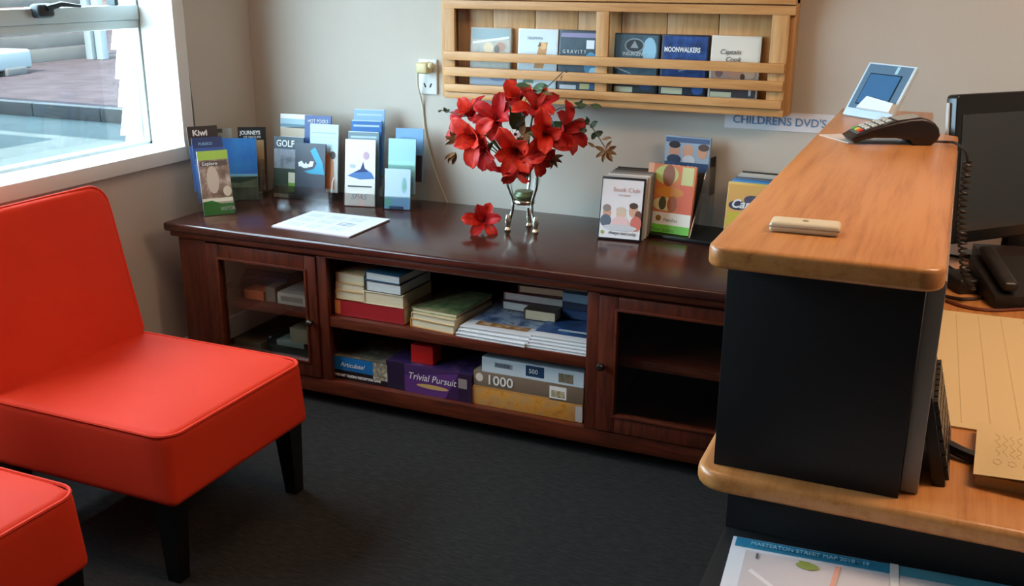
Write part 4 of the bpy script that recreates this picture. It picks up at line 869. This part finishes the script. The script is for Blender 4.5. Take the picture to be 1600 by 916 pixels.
# ================================================================ behind the counter
MYW = 47
MO = Vector((.046, 2.735, .768))
mo = empty('computer_monitor', (MO.x + .25 * math.cos(R(MYW)), MO.y + .25 * math.sin(R(MYW)), DZ), (0, 0, R(MYW)), 'black computer monitor turned towards the desk chair, beside the counter', 'monitor')
Mt = Matrix.Translation((-.27, 0, MO.z - DZ)) @ Matrix.Rotation(R(-6), 4, 'X')
mh = .375
B().prism(rpoly(0, .56, 0, mh, .012, 3), -.035, 0, bev=.004, M=Mt @ Matrix(((1, 0, 0, 0), (0, 0, -1, 0), (0, 1, 0, 0), (0, 0, 0, 1)))).build('housing', mat('101113', .3), mo)
B().box(.02, .54, -.0015, .001, .03, mh - .05, M=Mt).build('screen', mat('2a3033', .1, 0, .8), mo, smooth=False)  # grey-blue reflection put into the screen's base colour
B().box(-.006, -.001, .02, .028, .12, mh - .02, M=Mt).build('rear_edge', mat('b9bab8', .4), mo)
B().box(.24, .32, .03, .05, -.09, .15, bev=.004, M=Matrix.Translation((-.27, 0, MO.z - DZ))).build('stand_neck', BLACK, mo)
B().prism(rpoly(-.13, .13, -.09, .1, .03), 0, .014, bev=.004).build('stand_base', BLACK, mo)
# telephone
ph = empty('desk_phone', (.21, 2.56, DZ), (0, 0, R(18)), 'black desk telephone among cables below the monitor', 'telephone')
B().prism([(-.1, 0), (.09, 0), (.09, .075), (-.1, .03)], -.11, .11, bev=.006, M=Matrix(((0, 0, 1, 0), (1, 0, 0, 0), (0, 1, 0, 0), (0, 0, 0, 1)))).build('phone_base', mat('17120f', .45), ph)
hs = B().rbox(.018, .095, .012, .01, k=2, n=3, M=Matrix.Translation((-.075, -.005, .07)) @ Matrix.Rotation(R(13), 4, 'X')).build('handset', mat('1c1613', .4), ph)
for r_ in range(4):
    for c_ in range(3): B().box(-.006, .006, -.005, .005, 0, .004, bev=.001, M=Matrix.Translation((.0 + .022 * c_, -.06 + .022 * r_, .041 + .0052 * r_))).build('key', mat('5c5650', .4), ph)
for i, (pts, lab) in enumerate((
    ([(1474, 462), (1500, 467), (1530, 466), (1548, 455), (1556, 437)], 'black looping cable lying on the worktop nearest the coiled cord'),
    ([(1478, 470), (1510, 480), (1550, 485), (1600, 483), (1640, 480)], 'thin dark cable stretched along the worktop above the paper pad'),
    ([(1480, 430), (1502, 445), (1530, 452), (1570, 455), (1620, 448)], 'dark cable curling under the telephone'),
    ([(1476, 412), (1500, 425), (1520, 412), (1560, 405), (1610, 400)], 'black cable running beneath the monitor'),
    ([(1480, 398), (1520, 404), (1560, 398), (1600, 404), (1650, 398)], 'grey-black cable lying behind the telephone'))):
    P = [onz(a, b_, DZ + .004) for a, b_ in pts]
    o = B().tube([p - P[0] for p in smooth_path(P, 6)], .0038, 6).build('cable', mat(('2a1208', '6a2c10', '201410', '161210', '2c2622')[i], .5), loc=P[0]); tag(o, lab, 'cable', 'cables on the worktop')
o = empty('power_brick', (.07, 2.57, DZ), (0, 0, R(25)), 'dark power adapter block among the cables beside the counter', 'adapter')
B().rbox(.03, .05, .018, .006, k=2, n=1, M=Matrix.Translation((0, 0, .018))).build('adapter_body', mat('1a1614', .5), o)
B().tube(smooth_path([(0, .05, .015), (.02, .1, .01), (.06, .14, .006), (.1, .12, .005)], 5), .003, 6).build('lead', BLACKM, o)
o = empty('network_box', (.30, 2.80, DZ), (0, 0, R(10)), 'dark brown flat equipment box under the monitor', 'box')
B().box(-.2, .22, -.07, .08, 0, .05, bev=.004).build('case', mat('2a1d18', .5), o)
B().box(-.16, -.1, -.0715, -.069, .015, .03).build('port', mat('5a4a40', .4), o, smooth=False)
# desk pad and notes
LINE = mat('c0a678', .7)
pd = empty('desk_pad', (.032, 1.705, DZ), (0, 0, R(1.5)), 'large cream ruled paper pad lying on the worktop', 'paper')
B().box(0, .60, 0, .655, 0, .004).build('pad_sheets', mat('d6bd8e', .7), pd, smooth=False)
for i in range(12): B().box(.045 + .045 * i, .0465 + .045 * i, .02, .64, .004, .0043).build('ruled_line', LINE, pd, smooth=False)
nt = empty('note_sheet', (.093, 1.50, DZ), (0, 0, R(-2)), 'curled cream note sheet with pencil scribbles, near the worktop edge', 'paper')
b = B(); n = 8
v = []
for i in range(n + 1):
    for j in range(n + 1):
        u, q_ = i / n, j / n
        v.append((.3 * u, .205 * q_ - .03 * u, .020 + .012 * math.sin(3 * u) * (1 - q_) - .018 * (q_ > 2) ))
b.add(v, [(i * (n + 1) + j, (i + 1) * (n + 1) + j, (i + 1) * (n + 1) + j + 1, i * (n + 1) + j + 1) for i in range(n) for j in range(n)]).build('top_sheet', mat('d4bb8c', .7), nt)
B().box(.004, .28, .004, .17, 0, .018).build('lower_sheets', mat('b8925c', .75), nt, smooth=False)
for k in range(4):
    B().tube([(.03 + .01 * k + .004 * math.sin(i * 1.9 + k), .05 + .009 * i, .034) for i in range(10)], .0004, 4).build('scribble', mat('b89c70', .7), nt)
for k in range(5):
    B().tube([(.03 + .02 * k + .006 * math.cos(i * 1.2), .028 + .010 * math.sin(i * 1.2), .0335) for i in range(6)], .0004, 4).build('scribble', mat('b89c70', .7), nt)
# keyboard standing on edge against the inner panel
kb = empty('keypad', (.058, 1.478, DZ), (0, R(-14), 0), 'black keypad standing on edge against the grey inner panel', 'keypad')
B().box(-.018, 0, 0, .20, 0, .142, bev=.003).build('keypad_case', mat('0f0e0e', .45), kb)
b = B(); b2 = B()
for r_ in range(6):
    for c_ in range(8):
        y_, z_ = .008 + .0237 * c_, .008 + .0215 * r_
        b.box(0, .006, y_, y_ + .019, z_, z_ + .017)
        if random.random() < .6: b2.box(.006, .0063, y_ + .006, y_ + .012, z_ + .006, z_ + .013)
k_ = b.build('keys', mat('151414', .35), kb, smooth=False); tag(k_, kind='stuff')
tag(b2.build('key_legends', mat('b8b4ac', .5), k_, smooth=False), kind='stuff')
P = [Vector(onz(1458, 704, DZ + .01)), Vector(onz(1478, 696, DZ + .014)), Vector(onz(1500, 706, DZ + .012)), Vector(onz(1524, 716, DZ + .010))]
o = B().tube([p - P[0] for p in smooth_path(P, 5)], .010, 8).build('cable_strap', mat('120f0f', .45), loc=P[0]); tag(o, 'thick black cable strap between the keypad and the note sheet', 'cable')

# ================================================================ town map on the low unit
mz = .59
mp = empty('town_map', (-.206, 1.066, mz), (0, 0, R(4.0)), 'folded paper town map with a blue title band on the black unit', 'map')
B().box(0, .46, 0, .325, 0, .008, bev=.001).build('map_sheets', mat('c8ccd4', .6), mp)
SEA, LND, RD_, RD2 = mat('2f87ac', .45), mat('c3c0c6', .6), mat('dcdce0', .6), mat('d8a090', .6)
zones = [('r', .012, .915, .49, .995, SEA), ('r', .52, .915, 1, .995, mat('4a90a4', .45)), ('r', .05, .02, .49, .89, LND), ('r', .52, .02, .985, .89, mat('ccc9cc', .6)), ('r', .492, .0, .518, 1, mat('d8dadc', .6)),
         ('p', [(.07, .72), (.3, .42), (.31, .43), (.08, .74)], RD_), ('p', [(.1, .5), (.46, .62), (.46, .635), (.1, .515)], RD_), ('p', [(.33, .89), (.345, .89), (.30, .3), (.285, .3)], RD2), ('e', .245, .845, .035, .03, mat('8a9a4c', .6)),
         ('p', [(.215, .88), (.25, .88), (.28, .83), (.25, .81), (.23, .84)], mat('86984a', .6)), ('r', .085, .83, .092, .875, mat('5a5a60', .6)), ('p', [(.55, .8), (.95, .5), (.95, .52), (.55, .82)], RD_), ('p', [(.6, .2), (.7, .88), (.715, .88), (.615, .2)], RD_)]
p = printing(mp, .46, .325, zones, flat=True, name='map_print'); p.location = (0, 0, .0082)
text('MASTERTON STREET MAP 2018 - 19', .0135, mat('a8d4e4', .5), mp, (.028, .3045, .0108), (0, 0, 0), sx=.80)

# ================================================================ outside the window
GZ = -.15
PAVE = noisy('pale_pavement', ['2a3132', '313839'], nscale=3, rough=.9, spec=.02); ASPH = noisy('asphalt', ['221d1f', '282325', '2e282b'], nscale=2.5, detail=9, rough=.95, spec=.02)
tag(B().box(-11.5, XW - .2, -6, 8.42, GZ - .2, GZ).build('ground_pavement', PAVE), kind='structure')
kl = onz(185, 190, GZ); kr = onz(20, 183, GZ)
tag(B().box(-26, 4, 8.42, 30, GZ - .2, GZ + .14).box(-26, -11.5, -6, 8.42, GZ - .2, GZ + .14).build('ground_carpark', ASPH), kind='structure')
KB = empty('kerb', (-8, 8.40, GZ), label='dark concrete kerb between the pale pavement and the car park', cat='kerb')
for i in range(9): B().box(-3.5 + 1.0 * i - 0.0, -3.5 + 1.0 * i + .985, -.05, .08, 0, .15, bev=.01).build('kerb_block', noisy('kerb%d' % i, ['050607', '090b0c'], nscale=6, rough=.9), KB)
# sunlit weatherboard wing of the building
WB = empty('wing_wall', (-4, 5.0, GZ), label='sunlit white weatherboard wing of the building outside the window', cat='building')
xl = ony(181, 110, 5.0).x
B().box(xl + .06 + 4, -XW * 0 - 2.79 + 4, .03, .15, 0, 2.9).build('wall_core', WHITEP, WB, smooth=False)
for i in range(16):
    z0 = .02 + .18 * i
    vs_ = [(xl + 4 + .004 * (i % 3), -.02, z0), (1.2, -.02, z0), (1.2, .03, z0), (xl + 4 + .004 * (i % 3), .03, z0), (xl + 4 + .02, .010, z0 + .19), (1.2, .010, z0 + .19), (1.2, .03, z0 + .19), (xl + 4 + .02, .03, z0 + .19)]
    B().add(vs_, [(0, 1, 5, 4), (3, 2, 1, 0), (4, 5, 6, 7), (0, 4, 7, 3), (1, 2, 6, 5), (2, 3, 7, 6)]).build('weatherboard', mat('ecebe6', .6), WB, smooth=False)
# low white bench at the far side of the car park
za = GZ + .14; pa, pb_ = onz(57, 113, za), onz(0, 121, za); dv_ = (pb_ - pa); an_ = math.atan2(-dv_.y, -dv_.x)
BN = empty('concrete_bench', pa, (0, 0, an_), 'low white concrete bench outside, seen through the window', 'bench')
B().prism(rpoly(-3.2, .0, 0, .55, .12, 5), .07, .34, bev=.04, seg=3).build('bench_slab', mat('4a5256', .6, 0, .1), BN)
B().box(-3.1, -.95, .1, .45, 0, .07).build('plinth', mat('1b2022', .8), BN, smooth=False)
B().rbox(.22, .16, .06, .03, k=2, n=1, M=Matrix.Translation((-.45, .12, .05))).build('foot', mat('121618', .8), BN)
# low block wall, posts and fence panels beyond the car park
bx_ = onz(60, 98, GZ + .14); by_ = onz(140, 90, GZ + .14); dv = (by_ - bx_); L_ = 9
an = math.atan2(dv.y, dv.x)
FW = empty('yard_wall', bx_, (0, 0, an), 'grey timber yard wall beyond the car park', 'wall')
for i in range(8):
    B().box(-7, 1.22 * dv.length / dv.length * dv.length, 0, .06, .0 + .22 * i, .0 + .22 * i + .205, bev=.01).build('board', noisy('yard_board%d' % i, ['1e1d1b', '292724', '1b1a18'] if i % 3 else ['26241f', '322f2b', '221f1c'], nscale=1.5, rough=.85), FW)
for i, (px, c) in enumerate(((145, '3a4448'), (161, '3e484c'))):
    p = onz(px, 93, GZ + .14); o = B().box(-.07, .07, -.07, .07, 0, 2.6, bev=.02).build('verandah_post', mat(c, .6), loc=p); tag(o, 'pale grey square post outside, %s of the pair' % ('left', 'right')[i], 'post', 'posts beyond the car park')
p = onz(172, 88, GZ + .14)
BB = empty('red_brick_building', (p.x - 6.5, p.y + 7, GZ + .14), (0, 0, R(42)), 'brown brick building at the back of the car park', 'building')
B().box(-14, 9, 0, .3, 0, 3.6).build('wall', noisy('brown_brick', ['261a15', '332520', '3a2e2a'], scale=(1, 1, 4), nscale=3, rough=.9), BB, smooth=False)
for x_ in (-9, -5, -1, 3): B().box(x_, x_ + 1.6, -.03, .05, 1.0, 2.3, bev=.02).build('window', mat('39444a', .15), BB)
for x_ in (-6.2, -2.2, 1.9): B().box(x_, x_ + .3, -.12, .1, 0, 3.5, bev=.02).build('pier', mat('404240', .7), BB)
# unseen roof sheets added to shade the pavement, their gap leaves sunlit patches
CN = empty('shade_canopy', (-7, 4.6, 2.55), label='unseen flat roof added to shade the pale pavement outside', cat='shade_canopy')
B().box(-3.2, 2.2, -.10, 1.2, 0, .08).build('shade_sheet', mat('8a9094', .6), CN, smooth=False)
B().box(-3.2, -.2, -1.5, -.35, 0, .08).build('shade_sheet', mat('8a9094', .6), CN, smooth=False)
for x_, y_ in ((-3.1, 1.1), (-3.1, -1.4)): B().box(x_ - .05, x_ + .05, y_ - .05, y_ + .05, -2.7, 0).build('post', mat('9aa4a6', .5), CN, smooth=False)
